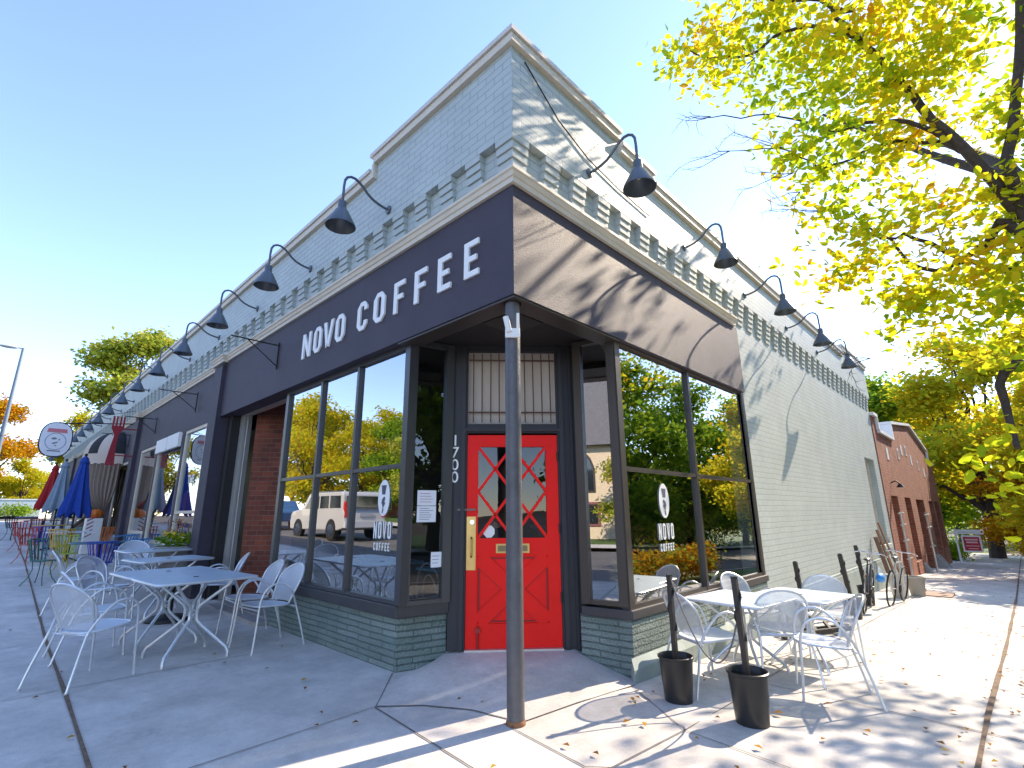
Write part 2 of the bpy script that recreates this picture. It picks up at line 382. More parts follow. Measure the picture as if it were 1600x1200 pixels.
# pavement slab with a rounded corner and a kerb
def pave_keep(x, y):
    return True
pts = []
sheet('pavement', rng(-35, KX-1.2, 1.0, (-5,)), rng(KY, 1, .9, (-1.8,)) + [2.2], 0, M['concrete'])
sheet('pavement_side', rng(-.3, 2.9, .8, ()) , [2.2] + rng(4, 46, 3.0), 0, M['concrete'])
mb = MB(); cxk, cyk = KX-1.2, KY+1.2        # rounded corner fan
a = [(cxk+1.2*cos(-pi/2+pi/2*k/10), cyk+1.2*sin(-pi/2+pi/2*k/10)) for k in range(11)]
ring = [(cxk, KY)] + a[1:] + [(KX, 2.2), (cxk, 2.2)]
mb.add([(x, y, g(x, y)) for x, y in ring], [tuple(range(len(ring)))])
o = mb.build('pavement_corner', M['concrete']); o['kind'] = 'structure'
sheet('planting_strip', [2.9, KX-.15], [2.2, 8, 16, 30, 46], -.02, M['grass'])
mb = MB()                                   # kerb stones
kp = [(-35, KY)] + [(x, KY) for x in (-20, -5, 0)] + a + [(KX, 1), (KX, 10), (KX, 30), (KX, 46)]
for p, q in zip(kp[:-1], kp[1:]):
    d = Vector((q[0]-p[0], q[1]-p[1], 0)).normalized(); n = Vector((d.y, -d.x, 0))
    P = []
    for (x, y) in (p, q):
        for off in (.0, .15):
            for z in (-.28, .003):
                P.append((x-n.x*(.15-off)+n.x*.0, y-n.y*(.15-off), g(x, y)+z))
    mb.add(P, [(0,1,5,4),(2,6,7,3),(1,3,7,5),(0,4,6,2),(0,2,3,1),(4,5,7,6)])
o = mb.build('kerb', M['concrete2']); o['kind'] = 'structure'
# far pavement and lawn over the street, lawn by the brick building
sheet('far_pavement', [-60,-40,-20,-5,4.3], [-15.6, -13.5], 0, M['concrete'])
sheet('far_lawn', [-70,-40,-20,-5,4.3], [-40, -15.6], -.03, M['grass'])
sheet('cross_lawn', [-110, -70, -46.3], [-4.2, 1, 20, 46, 90], .03, M['grass'])
sheet('front_lawn', [-9, -4, .78], [28.6, 34, 46, 70], -.03, M['grass'])
sheet('side_lawn', [14.5, 20, 30], [-3, 1, 20, 46, 90], -.03, M['grass'])
sheet('side_pavement', [12.6, 14.5], [-3, 1, 20, 46, 90], 0, M['concrete'])

def ribbon(mb, pts, wd, z=.005):
    P = []
    for p, q in zip(pts[:-1], pts[1:]):
        n = max(1, int(math.hypot(q[0]-p[0], q[1]-p[1])/.6))
        P += [(p[0]+(q[0]-p[0])*k/n, p[1]+(q[1]-p[1])*k/n) for k in range(n)]
    P.append(pts[-1]); vs = []
    for i, p in enumerate(P):
        a, b = P[max(i-1, 0)], P[min(i+1, len(P)-1)]
        d = Vector((b[0]-a[0], b[1]-a[1], 0)).normalized(); n = Vector((-d.y, d.x, 0))*wd/2*(random.uniform(.7, 1.35))
        for s in (1, -1):
            x, y = p[0]+n.x*s, p[1]+n.y*s; vs.append((x, y, g(x, y)+z))
    mb.add(vs, [(2*i, 2*i+1, 2*i+3, 2*i+2) for i in range(len(P)-1)])
mb = MB()
for x in (-3.08,) + tuple(-5.15-2.05*k for k in range(14)):
    ribbon(mb, [(x, KY+.15), (x-.03, .0 if x > -4 else -.02)], .008)
ribbon(mb, [(-1.59, .15), (-1.02, -.35), (-.97, -1.47), (-.93, -3.9)], .008, .006)
ribbon(mb, [(-1.02, -.35), (-.80, -.116), (-.5, .057), (-.211, .12)], .008, .007)
ribbon(mb, [(-1.02, -.36), (.10, -.46), (1.3, -.6), (3.0, -.75)], .008, .005)
ribbon(mb, [(-.10, .16), (-.05, .66), (.03, 1.24)], .008, .006)
ribbon(mb, [(.05, 1.22), (.70, .73), (1.32, .66), (3.0, .62)], .008, .006)
ribbon(mb, [(.70, .73), (.71, 1.5), (.66, 2.05), (.70, 16.0), (.72, 28)], .008, .005)
ribbon(mb, [(.70, .73), (.64, .05), (.5, -.5), (.46, -2.4)], .008, .007)
ribbon(mb, [(-.17, .05), (.53, -.05), (.64, .04)], .008, .005)
for k in range(12): ribbon(mb, [(.66, 2.1+2.15*k), (2.9, 2.0+2.15*k)], .008, .006)
ribbon(mb, [(.4, -1.75), (2.9, -1.75)], .008, .006)
o = mb.build('pavement_joints', M['joint']); o['kind'] = 'structure'
mb = MB()
ribbon(mb, [(.45, -1.9), (-1.37, -1.85), (-3.06, -1.805), (-7.4, -1.73), (-13.8, -1.62), (-34, -1.5)], .024, .009)
o = mb.build('pavement_crack', M['joint_leafy']); o['kind'] = 'structure'
mb = MB()
ribbon(mb, [(2.0, .7), (2.0, 2.5), (2.04, 5.8), (2.08, 12), (2.1, 45)], .030, .010)
o = mb.build('leaf_filled_joint', M['joint_leafy']); o['kind'] = 'structure'

# ================================================================== THE CORNER BUILDING
B = thing('corner_shop_building', 'long grey green painted brick shop building with charcoal fascia on the street corner', 'building')
XL, YR = -33.0, 14.3
def parapet_left():
    mb = MB()
    mb.box(-2.15, 0, 0, .3, 4.31, 5.17); mb.box(XL, -2.15, 0, .3, 4.31, 4.98)
    mb.box(-.3, 0, .3, 1.62, 4.31, 5.17); mb.box(-.3, 0, 1.62, 2.33, 4.31, 5.03); mb.box(-.3, 0, 2.33, 11.5, 4.31, 4.90); mb.box(-.3, 0, 11.5, YR, 4.31, 5.10)
    return mb
parapet_left().build('parapet', M['paint_brick'], B)
mb = MB()
mb.box(XL, -.07, .07, .3, 3.80, 4.31)
mb.box(-.3, -.07, .3, 4.56, 3.80, 4.31)
mb.box(-.3, -.07, 4.56, 12.5, -1.0, 4.31); mb.box(-.3, -.07, 13.66, YR, -1.0, 4.31)
mb.box(-.3, -.07, 12.5, 13.66, -1.0, .48); mb.box(-.3, -.07, 12.5, 13.66, 2.56, 4.31)
mb.box(XL, -.3, YR-.3, YR, -1.2, 4.6); mb.box(XL, XL+.3, .3, YR-.3, 0, 4.6)
mb.build('brick_wall', M['paint_brick'], B)
mb = MB(); mb.box(XL+.3, -.3, .3, YR-.3, 4.5, 4.6); mb.build('roof', M['soffit'], B)
mb = MB()
mb.box(-.07, -.015, 4.63, YR, -1.0, .17); mb.box(-.07, -.03, 4.63, YR, .17, .21)
mb.build('footing', M['foot_paint'], B)
# stepped corbels, each a part (the farthest are one run)
def corbel(mb, u0, u1, F):
    for i in range(5):
        z1 = 4.31-.075*i; out = [.068, .056, .044, .032, .020][i]
        mb.box(u0+.002*i, u1-.002*i, -out, .0, z1-.061, z1 if i == 0 else z1-.0, F)
        mb.box(u0+.006+.002*i, u1-.006-.002*i, -out+.018, .0, z1-.075, z1-.061, F)
FL = lambda u, v, w_: (-u, .07+v, w_)          # u runs away from the corner
FR = lambda u, v, w_: (-.07-v, u, w_)
mb = MB(); 
for i in range(5):
    q = [.0015,.014,.026,.038,.050][i]; z1 = 4.31-.075*i
    mb.box(-.205, -q, q, .07, z1-.061, z1); mb.box(-.07, -q-.0005, .0705, .205, z1-.061, z1); mb.box(-.195, -q-.018, q+.018, .07, z1-.075, z1-.061); mb.box(-.07, -q-.0185, .0705, .195, z1-.075, z1-.061)
mb.build('corner_corbel', M['paint'], B)
far = MB()
for k in range(84):
    u = .402+.389*k
    if u > 32.6: break
    if k < 62: mb = MB(); corbel(mb, u, u+.192, FL); mb.build('corbel', M['paint'], B)
    else: corbel(far, u, u+.192, FL)
o = far.build('far_corbels', M['paint'], B); o['kind'] = 'stuff'
for k in range(35):
    u = .42+.397*k
    if u < 14: mb = MB(); corbel(mb, u, u+.20, FR); mb.build('corbel', M['paint'], B)
# cornice
mb = MB()
def moulding(mb, x0, x1, y, z, F, h=.12):
    mb.box(x0, x1, y-.030, y+.07, z, z+h*.42, F); mb.box(x0, x1, y-.050, y+.07, z+h*.42, z+h*.75, F); mb.box(x0, x1, y-.065, y+.07, z+h*.75, z+h, F)
I = lambda x, y, z: (x, y, z)
def ring_moulding(mb, prof, path, closed=False):
    """profile (out,z) mitred along a plan path"""
    n = len(path); vs = []; m_ = len(prof)
    for i, p in enumerate(path):
        def nrm(a, b):
            d = Vector((b[0]-a[0], b[1]-a[1])).normalized(); return Vector((d.y, -d.x))
        if i == 0: nn = nrm(path[0], path[1]); k = 1
        elif i == n-1: nn = nrm(path[-2], path[-1]); k = 1
        else:
            n1, n2 = nrm(path[i-1], p), nrm(p, path[i+1]); nn = (n1+n2); nn /= max(.2, nn.length**2/2); k = 1
        for (o_, z) in prof: vs.append((p[0]+nn.x*o_, p[1]+nn.y*o_, z))
    fs = []
    for i in range(n-1):
        for j in range(m_):
            l = (j+1) % m_; fs.append((i*m_+j, (i+1)*m_+j, (i+1)*m_+l, i*m_+l))
    fs.append(tuple(range(m_))); fs.append(tuple((n-1)*m_+j for j in range(m_))[::-1])
    mb.add(vs, fs)
cp = lambda z, h=.12: [(-.11, z), (.028, z), (.028, z+h*.38), (.040, z+h*.42), (.050, z+h*.70), (.064, z+h*.78), (.064, z+h), (-.11, z+h)]
ring_moulding(mb, cp(3.805), [(-6.74, .0), (0, .0), (0, 4.46)])
ring_moulding(mb, cp(3.79, .12), [(-7.26, .0), (-7.26, -.06), (-6.72, -.06), (-6.72, .0)])
for s in range(4):
    x1 = -7.25-6.62*s; x0 = x1-6.15
    ring_moulding(mb, cp(3.76, .12), [(x0, .02), (x1, .02)])
    ring_moulding(mb, cp(3.75, .12), [(x0-.5, .0), (x0-.5, -.06), (x0+.04, -.06), (x0+.04, .0)])
mb.build('cornice', M['cream'], B)
# coping on the parapet
mb = MB()
def cop(path, z):
    ring_moulding(mb, [(-.33, z), (.045, z), (.045, z+.085), (-.33, z+.085)], path)
cop([(-2.17, 0), (0, 0), (0, 1.64)], 5.17); cop([(0, 1.64), (0, 2.35)], 5.03); cop([(0, 2.35), (0, 11.5)], 4.90); cop([(0, 11.5), (0, YR)], 5.10)
cop([(XL, 0), (-2.15, 0)], 4.98)
mb.box(-2.20, -2.155, -.044, .3, 4.99, 5.17)
mb.build('coping', M['cream'], B)
mb = MB()
def cap_(path, z): ring_moulding(mb, [(-.35, z), (.065, z), (.065, z+.05), (-.35, z+.05)], path)
cap_([(-2.22, 0), (0, 0), (0, 1.66)], 5.258); cap_([(0, 1.66), (0, 2.37)], 5.118); cap_([(0, 2.37), (0, 11.5)], 4.988); cap_([(0, 11.5), (0, YR+.03)], 5.188)
cap_([(XL, 0), (-2.22, 0)], 5.068)
mb.build('coping_cap', basic('coping_cap_metal', (.60,.56,.50), .5, noise=.1), B)
# fascia
mb = MB(); mb.box(-6.78, 0, .0, .22, 2.87, 3.80); mb.box(-.22, -.0, .22, 4.56, 2.87, 3.80)
mb.build('fascia', M['stucco'], B)
mb = MB(); mb.box(-1.55, -.012, .012, .20, 2.85, 2.868); mb.box(-.20, -.012, .20, 1.45, 2.85, 2.868)
mb.build('fascia_trim', M['trim_brown'], B)
# soffit over the corner entrance
def dpt(u, v, w_):   # door plane: u along, v inwards, w up
    d = Vector((-1.01+1.66, 1.69-.99, 0)).normalized(); n = Vector((-d.y, d.x, 0)); K = .906
    return (2.38+K*(-1.66+d.x*u+n.x*v-2.38), -2.478+K*(.99+d.y*u+n.y*v+2.478), 1.29+K*(w_-1.29))
mb = MB()
mb.prism([(-4.4,.221), (-4.4,.5), (-1.6,.7), (-.5,1.8), (-.5,4.7), (-.221,4.7), (-.221,.221)], lambda u, v, w_: (u, v, w_), 2.935, 2.96)
mb.build('soffit', M['soffit'], B)
mb = MB(); mb.box(-.56, -.26, .26, .56, 2.87, 2.934); mb.box(-.60, -.23, .23, .60, 2.858, 2.87)
mb.build('soffit_fixture', M['blackm'], B)
# pilasters
for i, x in enumerate((-7.2, -13.82, -20.44, -27.06)):
    mb = MB(); mb.box(x, x+.42, -.06, .3, 0, 3.75); mb.build('pilaster', M['stucco'], B)
# --- left shop window bay (glass plane y=.12)
def shop_window(parent, F, us, z0, ztr, z1, gm, fm, name='shop_window', depth=.05, divs=True):
    """F(u, out, z): frame of mullions at us, transom ztr; panes between"""
    mb = MB(); ww = .022
    for i, u in enumerate(us):
        hw = .04 if i in (0, len(us)-1) else ww
        mb.box(u-hw, u+hw, -.03, depth, z0, z1, F)
    for z, h in ((z0, .035), (z1-.045, .045)): mb.box(us[0], us[-1], -.026, depth-.004, z, z+h, F)
    if ztr: mb.box(us[0], us[-1], -.026, depth-.008, ztr-.018, ztr+.018, F)
    f = mb.build(name, fm, parent)
    for a, b in zip(us[:-1], us[1:]):
        for q0, q1 in (((z0, ztr), (ztr, z1)) if ztr else ((z0, z1),)):
            p = MB(); t = .003
            p.add([F(a, .004, q0), F(b, .004, q0), F(b, .004, q1), F(a, .004, q1)], [(0,1,2,3)]).build('pane', gm, f)
    return f
FLw = lambda u, v, z: (-u, .12+v, z)
win_l = shop_window(B, FLw, [1.49, 2.415, 3.27, 4.25], .54, 1.715, 2.87, M['glass'], M['frame'])
FRw = lambda u, v, z: (-.08-v, u, z)
win_r = shop_window(B, FRw, [1.45, 2.93, 4.60], .50, 1.67, 2.90, M['glass_r'], M['trim_brown'])
def seg(a, b):
    d = Vector((b[0]-a[0], b[1]-a[1], 0)); ln = d.length; d.normalize(); n = Vector((-d.y, d.x, 0))
    return (lambda u, v, z: (a[0]+d.x*u+n.x*v, a[1]+d.y*u+n.y*v, z)), ln
Fs1, l1 = seg((-1.50, .14), (-1.395, .545))
Fs2, l2 = seg((-.475, 1.345), (-.09, 1.43))
win_s1 = shop_window(B, Fs1, [.02, l1-.02], .53, None, 2.92, glassmat('side_glass_dark', .06, (.85,.88,.88)), M['frame'], 'side_light')
win_s2 = shop_window(B, Fs2, [.03, l2-.02], .52, None, 2.92, glassmat('side_glass', .5, (.85,.88,.88)), M['trim_brown'], 'side_light')
# sills
mb = MB()
def pslab(mb, poly, z0, z1): mb.prism(poly, lambda u, v, w_: (u, v, w_), z0, z1)
pslab(mb, [(-4.36,.085), (-1.50,.085), (-1.375,.56), (-1.50,.60), (-1.62,.24), (-4.36,.24)], .435, .535)
pslab(mb, [(-.03,1.40), (-.03,4.68), (-.16,4.68), (-.16,1.52), (-.52,1.46), (-.49,1.32)], .425, .50)
mb.build('window_sill', M['sill'], B, bevel=.008)
# stone bulkheads under the windows
mb = MB()
pslab(mb, [(-4.34,.17), (-1.585,.17), (-1.455,.60), (-1.62,.66), (-1.75,.32), (-4.34,.32)], -.02, .434)
pslab(mb, [(-.045,1.41), (-.045,4.64), (-.2,4.64), (-.2,1.56), (-.60,1.50), (-.53,1.36)], -.15, .424)
mb.build('stone_bulkhead', M['stone_paint'], B)
mb = MB()
vs = []
for (x, y) in ((.02,1.30), (.02,4.62)): vs += [(x, y, -.3), (x, y, .085), (x-.058, y+.06, .15), (x-.1, y+.06, -.3)]
mb.add(vs, [(0,1,5,4),(1,2,6,5),(3,2,1,0),(4,5,6,7)]); mb.build('bulkhead_footing', M['foot_paint'], B)
# --- entrance: jambs, transom light, red door
mb = MB()
mb.box(-.17, -.0, .02, .12, 0, 3.104, dpt); mb.box(.965, 1.22, .02, .12, -.02, 3.104, dpt); mb.box(0, .965, .02, .12, 2.12, 2.22, dpt); mb.box(0, .965, .02, .12, 3.04, 3.104, dpt)
mb.box(-.06, -.02, -.01, .02, 0, 3.09, dpt); mb.box(.985, 1.03, -.01, .02, 0, 3.09, dpt); mb.box(-.02, .985, -.01, .02, 2.135, 2.175, dpt)
mb.box(1.10, 1.13, .0, .02, 0, 3.09, dpt)
mb.build('door_frame', M['char_wood'], B)
tl = MB().box(-.0, .965, .085, .10, 2.22, 3.04, dpt).build('transom_light', M['linen'], B)
mb = MB()
for k in range(10):
    u = .06+.094*k; mb.tube([dpt(u, .045, 2.24), dpt(u+random.uniform(-.004,.004), .045, 3.02)], .0055, 6)
for z in (2.35, 2.94): mb.tube([dpt(.01, .04, z), dpt(.955, .04, z)], .008, 6)
mb.build('security_bars', basic('rusty_bars', (.10,.05,.03), .7), tl)
# door slab with a diamond lattice light above a crossbuck panel
door = MB()
def db(u0, u1, z0, z1, v0=.035, v1=.08): door.box(u0, u1, v0, v1, z0, z1, dpt)
db(.004, .12, .015, 2.10); db(.835, .962, .015, 2.10); db(.12, .835, 1.975, 2.10); db(.12, .835, .87, 1.04); db(.12, .835, .015, .235)
db(.12, .835, .235, .87, .055, .08)
def dbar(a, b, wd=.034, v=.038, dp=.03):
    """flat bar in the door plane"""
    A = Vector((a[0], a[1])); Bq = Vector((b[0], b[1])); d = (Bq-A).normalized(); n = Vector((-d.y, d.x))*wd/2
    door.prism([tuple(A-n), tuple(Bq-n), tuple(Bq+n), tuple(A+n)], lambda u, z, w_: dpt(u, w_, z), v, v+dp)
dbar((.13,.25),(.825,.855), .15, .037, .02); dbar((.13,.855),(.825,.25), .15, .0374, .02)
door_o = door.build('entrance_door', M['red'], B)
lat = MB(); door = lat
u0, u1, z0, z1 = .12, .835, 1.04, 1.975; cu = (u0+u1)/2; q = (u1-u0)/4; h2 = (z1-z0)/4
def clipbar(a, b): dbar(a, b, .028, .036, .03)
for (a, b) in (((u0, z0+2*h2), (u0+2*q, z1)), ((u0, z0), (u0+2*q, z0+2*h2)), ((u0+2*q, z0+2*h2), (u1, z1)), ((u0+2*q, z0), (u1, z0+2*h2)),
               ((u0, z1), (u0+2*q, z0+2*h2)), ((u0+2*q, z1), (u1, z0+2*h2)), ((u0, z0+2*h2), (u0+2*q, z0)), ((u0+2*q, z0+2*h2), (u1, z0))):
    clipbar(a, b)
lat.build('lattice', M['red'], door_o)
gr = MB(); door = gr
for tri in (((.25,.845),(.71,.845),(.478,.645)), ((.25,.255),(.71,.255),(.478,.455)), ((.135,.345),(.135,.755),(.365,.55)), ((.822,.345),(.822,.755),(.59,.55))):
    for i in range(3): dbar(tri[i], tri[(i+1) % 3], .012, .044, .012)
gr.build('panel_moulding', M['red_dark'], door_o)
MB().add([dpt(u0, .062, z0), dpt(u1, .062, z0), dpt(u1, .062, z1), dpt(u0, .062, z1)], [(0,1,2,3)]).build('pane', M['glass_d'], door_o)
MB().box(.006, .10, .030, .035, .735, 1.255, dpt).build('push_plate', M['brass'], door_o)
mb = MB(); mb.tube([dpt(.055, .03, .86), dpt(.055, .0, .88), dpt(.055, -.004, 1.0), dpt(.055, .0, 1.03), dpt(.055, .03, 1.05)], .010, 8); mb.build('handle', M['brass'], door_o, smooth=True)
mb = MB(); mb.tube([dpt(.062, .03, 1.20), dpt(.062, .012, 1.20)], .022, 14); mb.build('lock', M['chrome'], door_o, smooth=True)
mb = MB(); mb.box(.306, .646, .022, .035, .895, .985, dpt); ms = mb.build('mail_slot', M['brass'], door_o); MB().box(.325, .627, .018, .022, .912, .968, dpt).build('flap', basic('dull_bronze', (.20,.15,.08), .4, metal=.6), ms)
for z in (.42, 1.08, 1.82): MB().tube([dpt(.966, .025, z), dpt(.966, .025, z+.10)], .012, 8).build('hinge', M['blackm'], door_o)
mb = MB(); mb.tube([dpt(.125, .02, .02), dpt(.125, .02, .22)], .010, 8); mb.box(.10, .15, .01, .034, .16, .20, dpt); mb.build('floor_bolt', basic('red_bolt', (.35,.01,.01), .4), door_o)
MB().box(-.09, .10, .018, .034, 1.315, 1.335, dpt).build('latch_bar', basic('latch_grey', (.2,.12,.1), .5), door_o)
mb = MB(); mb.prism([(.235+.062*cos(a), 1.105+.065*sin(a)) for a in [pi/8+k*pi/4 for k in range(8)]], lambda u, z, w_: dpt(u, w_, z), .055, .060); mb.build('sticker', M['white'], door_o)
MB().box(-.0, .965, -.02, .10, -.01, .014, dpt).build('threshold', M['alu'], B)
# entrance ramp rising to the door
ou = [(-1.60,.16,-.02), (-1.30,-.09,.003), (-1.02,-.35,.004), (-.80,-.116,.004), (-.5,.057,.004), (-.211,.12,.004), (-.10,.16,.004), (-.05,.66,.004), (.0,1.0,.004), (.03,1.24,.0), (-.0,1.45,-.02)]
inn = [(-1.50,.45), (-1.46,.50), (-1.40,.56), (-1.28,.66), (-1.15,.80), (-1.0,.95), (-.86,1.08), (-.72,1.22), (-.60,1.34), (-.52,1.44), (-.45,1.60)]
mb = MB(); NR = 8
for i in range(NR+1):
    q = i/NR
    for k, ((x0, y0, z0), (x1, y1)) in enumerate(zip(ou, inn)):
        zi = .118*min(1, (.25+k)/2.6, (.25+10-k)/2.2)
        mb.v.append((x0+(x1-x0)*q, y0+(y1-y0)*q, z0+(zi-z0)*(q*q*(3-2*q))))
for k, (x1, y1) in enumerate(inn): mb.v.append((x1-.3, y1+.3, .118))
nO = len(ou)
for i in range(NR+1):
    for k in range(nO-1): mb.f.append((i*nO+k, i*nO+k+1, (i+1)*nO+k+1, (i+1)*nO+k)); mb.mi.append(0)
o = mb.build('entrance_ramp', M['concrete'], None, smooth=True); o['kind'] = 'structure'

# ---- letters
GL = {
 'N': [[(0,0),(0,1),(.25,1),(.25,0)], [(.75,0),(.75,1),(1,1),(1,0)], [(.25,1),(.25,.62),(.75,0),(.75,.38)]],
 'O': None, 'C': None,
 'V': [[(0,1),(.26,1),(.56,0),(.36,0)], [(.74,1),(1,1),(.64,0),(.44,0)]],
 'F': [[(0,0),(0,1),(.32,1),(.32,0)], [(.32,1),(1,1),(1,.845),(.32,.845)], [(.32,.575),(.85,.575),(.85,.43),(.32,.43)]],
 'E': [[(0,0),(0,1),(.32,1),(.32,0)], [(.32,1),(1,1),(1,.845),(.32,.845)], [(.32,.575),(.85,.575),(.85,.43),(.32,.43)], [(.32,.155),(1,.155),(1,0),(.32,0)]],
}
def letter(mb, ch, x, z, wd, h, F, d0, d1):
    s = lambda P: [(x+p[0]*wd, z+p[1]*h) for p in P]
    if ch in 'OC':
        c = .16*wd/ max(.001, wd); cx_ = .30; cz = .30*wd/h
        out = [(cx_,0),(1-cx_,0),(1,cz),(1,1-cz),(1-cx_,1),(cx_,1),(0,1-cz),(0,cz)]
        t = .31; tz = .155; c2 = .12; c2z = .12*wd/h
        inn = [(t+c2*.5,tz),(1-t-c2*.5,tz),(1-t,tz+c2z),(1-t,1-tz-c2z),(1-t-c2*.5,1-tz),(t+c2*.5,1-tz),(t,1-tz-c2z),(t,tz+c2z)]
        for i in range(8):
            if ch == 'C' and i == 2: 
                a_, b_ = out[2], out[3]; ia, ib = inn[2], inn[3]
                f1 = lambda p, q, t_: (p[0]+(q[0]-p[0])*t_, p[1]+(q[1]-p[1])*t_)
                mb.prism(s([a_, f1(a_, b_, .2), f1(ia, ib, .17), ia]), F, d0, d1); mb.prism(s([f1(a_, b_, .8), b_, ib, f1(ia, ib, .83)]), F, d0, d1); continue
            j = (i+1) % 8; mb.prism(s([out[i], out[j], inn[j], inn[i]]), F, d0, d1)
        return
    for P in GL[ch]: mb.prism(s(P), F, d0, d1)
FT = lambda u, z, w_: (u, w_, z)
lt = MB()
W = [('N',-3.69,-3.46),('O',-3.375,-3.17),('V',-3.12,-2.875),('O',-2.82,-2.61),('C',-2.325,-2.125),('O',-1.995,-1.785),('F',-1.62,-1.44),('F',-1.275,-1.085),('E',-.92,-.74),('E',-.56,-.38)]
sign = MB().box(-3.6, -.5, -.0008, .002, 3.3, 3.302).build('sign_lettering', M['stucco'], B)
for ch, a_, b_ in W:
    lt = MB(); letter(lt, ch, a_, 3.165, b_-a_, .325, FT, -.019, -.0005)
    lt.build('letter', M['letter'], sign)
def text_mesh(txt, size, mat, parent, F, name='lettering', xs=1.0, off=0.0, font_ext=.0):
    c = bpy.data.curves.new(name, 'FONT'); c.body = txt; c.size = size; c.offset = off; c.align_x = 'CENTER'; c.resolution_u = 3
    o = bpy.data.objects.new(name, c); COL.objects.link(o)
    bpy.context.view_layer.update(); dg = bpy.context.evaluated_depsgraph_get()
    me = bpy.data.meshes.new_from_object(o.evaluated_get(dg)); COL.objects.unlink(o); bpy.data.objects.remove(o)
    for v in me.vertices: v.co = Vector(F(v.co.x*xs, v.co.y, 0))
    me.materials.clear(); me.materials.append(mat)
    q = bpy.data.objects.new(name, me); COL.objects.link(q); q.parent = parent; return q
for i, ch in enumerate('1700'):
    text_mesh(ch, .165, M['letter'], B, lambda x, y, w_, i=i: dpt(-.125+x, .012, 1.985-.128*i+y), 'house_number', 1.0, .001)
# --- decals and notices on the panes
def decal(parent, F, cu, ztop, wd, gm=M['white']):
    """white oval with a dark cup above NOVO COFFEE; F(u,out,z)"""
    mb = MB(); h = .40; w2 = wd/2
    mb.prism([(cu+.098*cos(2*pi*k/28), ztop-.165+.165*sin(2*pi*k/28)) for k in range(28)], lambda u, z, w_: F(u, w_, z), -.004, -.001)
    d = mb.build('window_decal', gm, parent)
    mb = MB(); z = ztop
    P = lambda poly: mb.prism([(cu+a, z-b) for a, b in poly], lambda u, zz, w_: F(u, w_, zz), -.007, -.0045)
    P([(-.040,.05),(.040,.05),(.026,.135),(-.022,.135)]); P([(-.028,.17),(-.016,.155),(.0,.16),(.024,.18),(.030,.215),(.012,.235),(.018,.25),(.004,.255),(-.018,.232),(-.030,.215),(-.016,.2)]); P([(-.008,.262),(.010,.258),(.020,.30),(.006,.305)])
    mb.build('cup_mark', M['ink'], d)
    mb = MB(); mb2 = MB(); FF = lambda u, zz, w_: F(u, w_, zz)
    sgn = 1 if (F(1,0,0)[0]-F(0,0,0)[0]) >= 0 else -1
    def word(t, z_, h_, lw, gap, tot):
        n = len(t); x0 = -(n*lw+(n-1)*gap)/2
        for i, c_ in enumerate(t):
            if c_ == 'C' or True:
                Fm = (lambda u, zz, w_: F(cu+sgn*u, w_, zz))
                letter(mb, c_, x0+i*(lw+gap), z_, lw, h_, Fm, -.004, -.001)
    word('NOVO', ztop-.53, .15, .052, .028, 0); word('COFFEE', ztop-.635, .07, .026, .022, 0)
    mb.build('decal_lettering', gm, d)
decal(win_l, FLw, 1.82, 1.60, .2)
decal(win_r, FRw, 2.18, 1.56, .2)
def notice(parent, F, u0, u1, z0, z1, mat, lines=6, ink=None, side=-.012):
    p = MB().box(u0, u1, side, side+.003, z0, z1, F).build('notice', mat, parent)
    mb = MB()
    for i in range(lines):
        z = z1-(z1-z0)*(i+1.2)/(lines+1.4); mb.box(u0+(u1-u0)*.14, u1-(u1-u0)*random.uniform(.12,.4), side-.001, side-.0002, z, z+(z1-z0)*.028, F)
    if lines: mb.build('print', ink or M['ink'], p)
notice(win_s1, Fs1, .107, .288, 1.36, 1.495, M['paper'], 4, flat('red_ink', (.35,.05,.10)))
notice(win_s1, Fs1, .107, .290, 1.215, 1.355, M['paper'], 6)
notice(win_s1, Fs1, .255, .355, .825, .955, M['paper'], 3); notice(win_s1, Fs1, .356, .376, .825, .955, flat('green_tab', (.10,.35,.05)), 0)
# --- recessed patio opening between the bay and the first pilaster
mb = MB(); mb.box(-6.78, -4.36, .18, .34, 2.96, 3.2); mb.box(-6.78, -6.52, .12, .3, 0, 2.87); mb.box(-6.70, -6.66, .10, .118, 0, 2.87)
mb.build('opening_surround', M['soffit'], B)
mb = MB(); mb.box(-6.50, -6.43, .24, .34, .06, 2.90); mb.box(-6.50, -4.30, .24, .34, 2.86, 2.93); mb.box(-6.36, -6.33, .30, .36, .06, 2.86)
mb.build('opening_frame', M['alu'], B)
mb = MB(); mb.box(-6.78, -4.2, .20, 6, -.02, .055); mb.box(-6.4, -4.34, .02, .20, -.02, .045)
mb.build('opening_step', M['concrete2'], B)
Fd, ld = seg((-6.30, .42), (-4.36, 2.42))
MB().box(0, ld, 0, .2, .05, 3.1, Fd).build('alcove_brick_wall', M['red_brick'], B)
# --- interior of the coffee shop
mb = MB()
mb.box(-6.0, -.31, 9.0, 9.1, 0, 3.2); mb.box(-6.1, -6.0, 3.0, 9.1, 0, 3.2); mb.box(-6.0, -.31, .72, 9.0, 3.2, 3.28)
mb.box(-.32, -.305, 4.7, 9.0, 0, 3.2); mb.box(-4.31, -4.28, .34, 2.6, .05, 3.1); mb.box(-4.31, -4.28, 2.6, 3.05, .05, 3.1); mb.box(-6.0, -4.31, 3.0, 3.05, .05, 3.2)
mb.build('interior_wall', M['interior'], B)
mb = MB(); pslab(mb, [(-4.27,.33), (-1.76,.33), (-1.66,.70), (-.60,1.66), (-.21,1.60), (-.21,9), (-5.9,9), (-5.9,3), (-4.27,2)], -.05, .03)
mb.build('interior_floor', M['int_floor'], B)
mb = MB(); mb.box(-4.26, -1.75, .30, .62, .40, .44); mb.box(-.45, -.17, 1.7, 4.6, .38, .42)
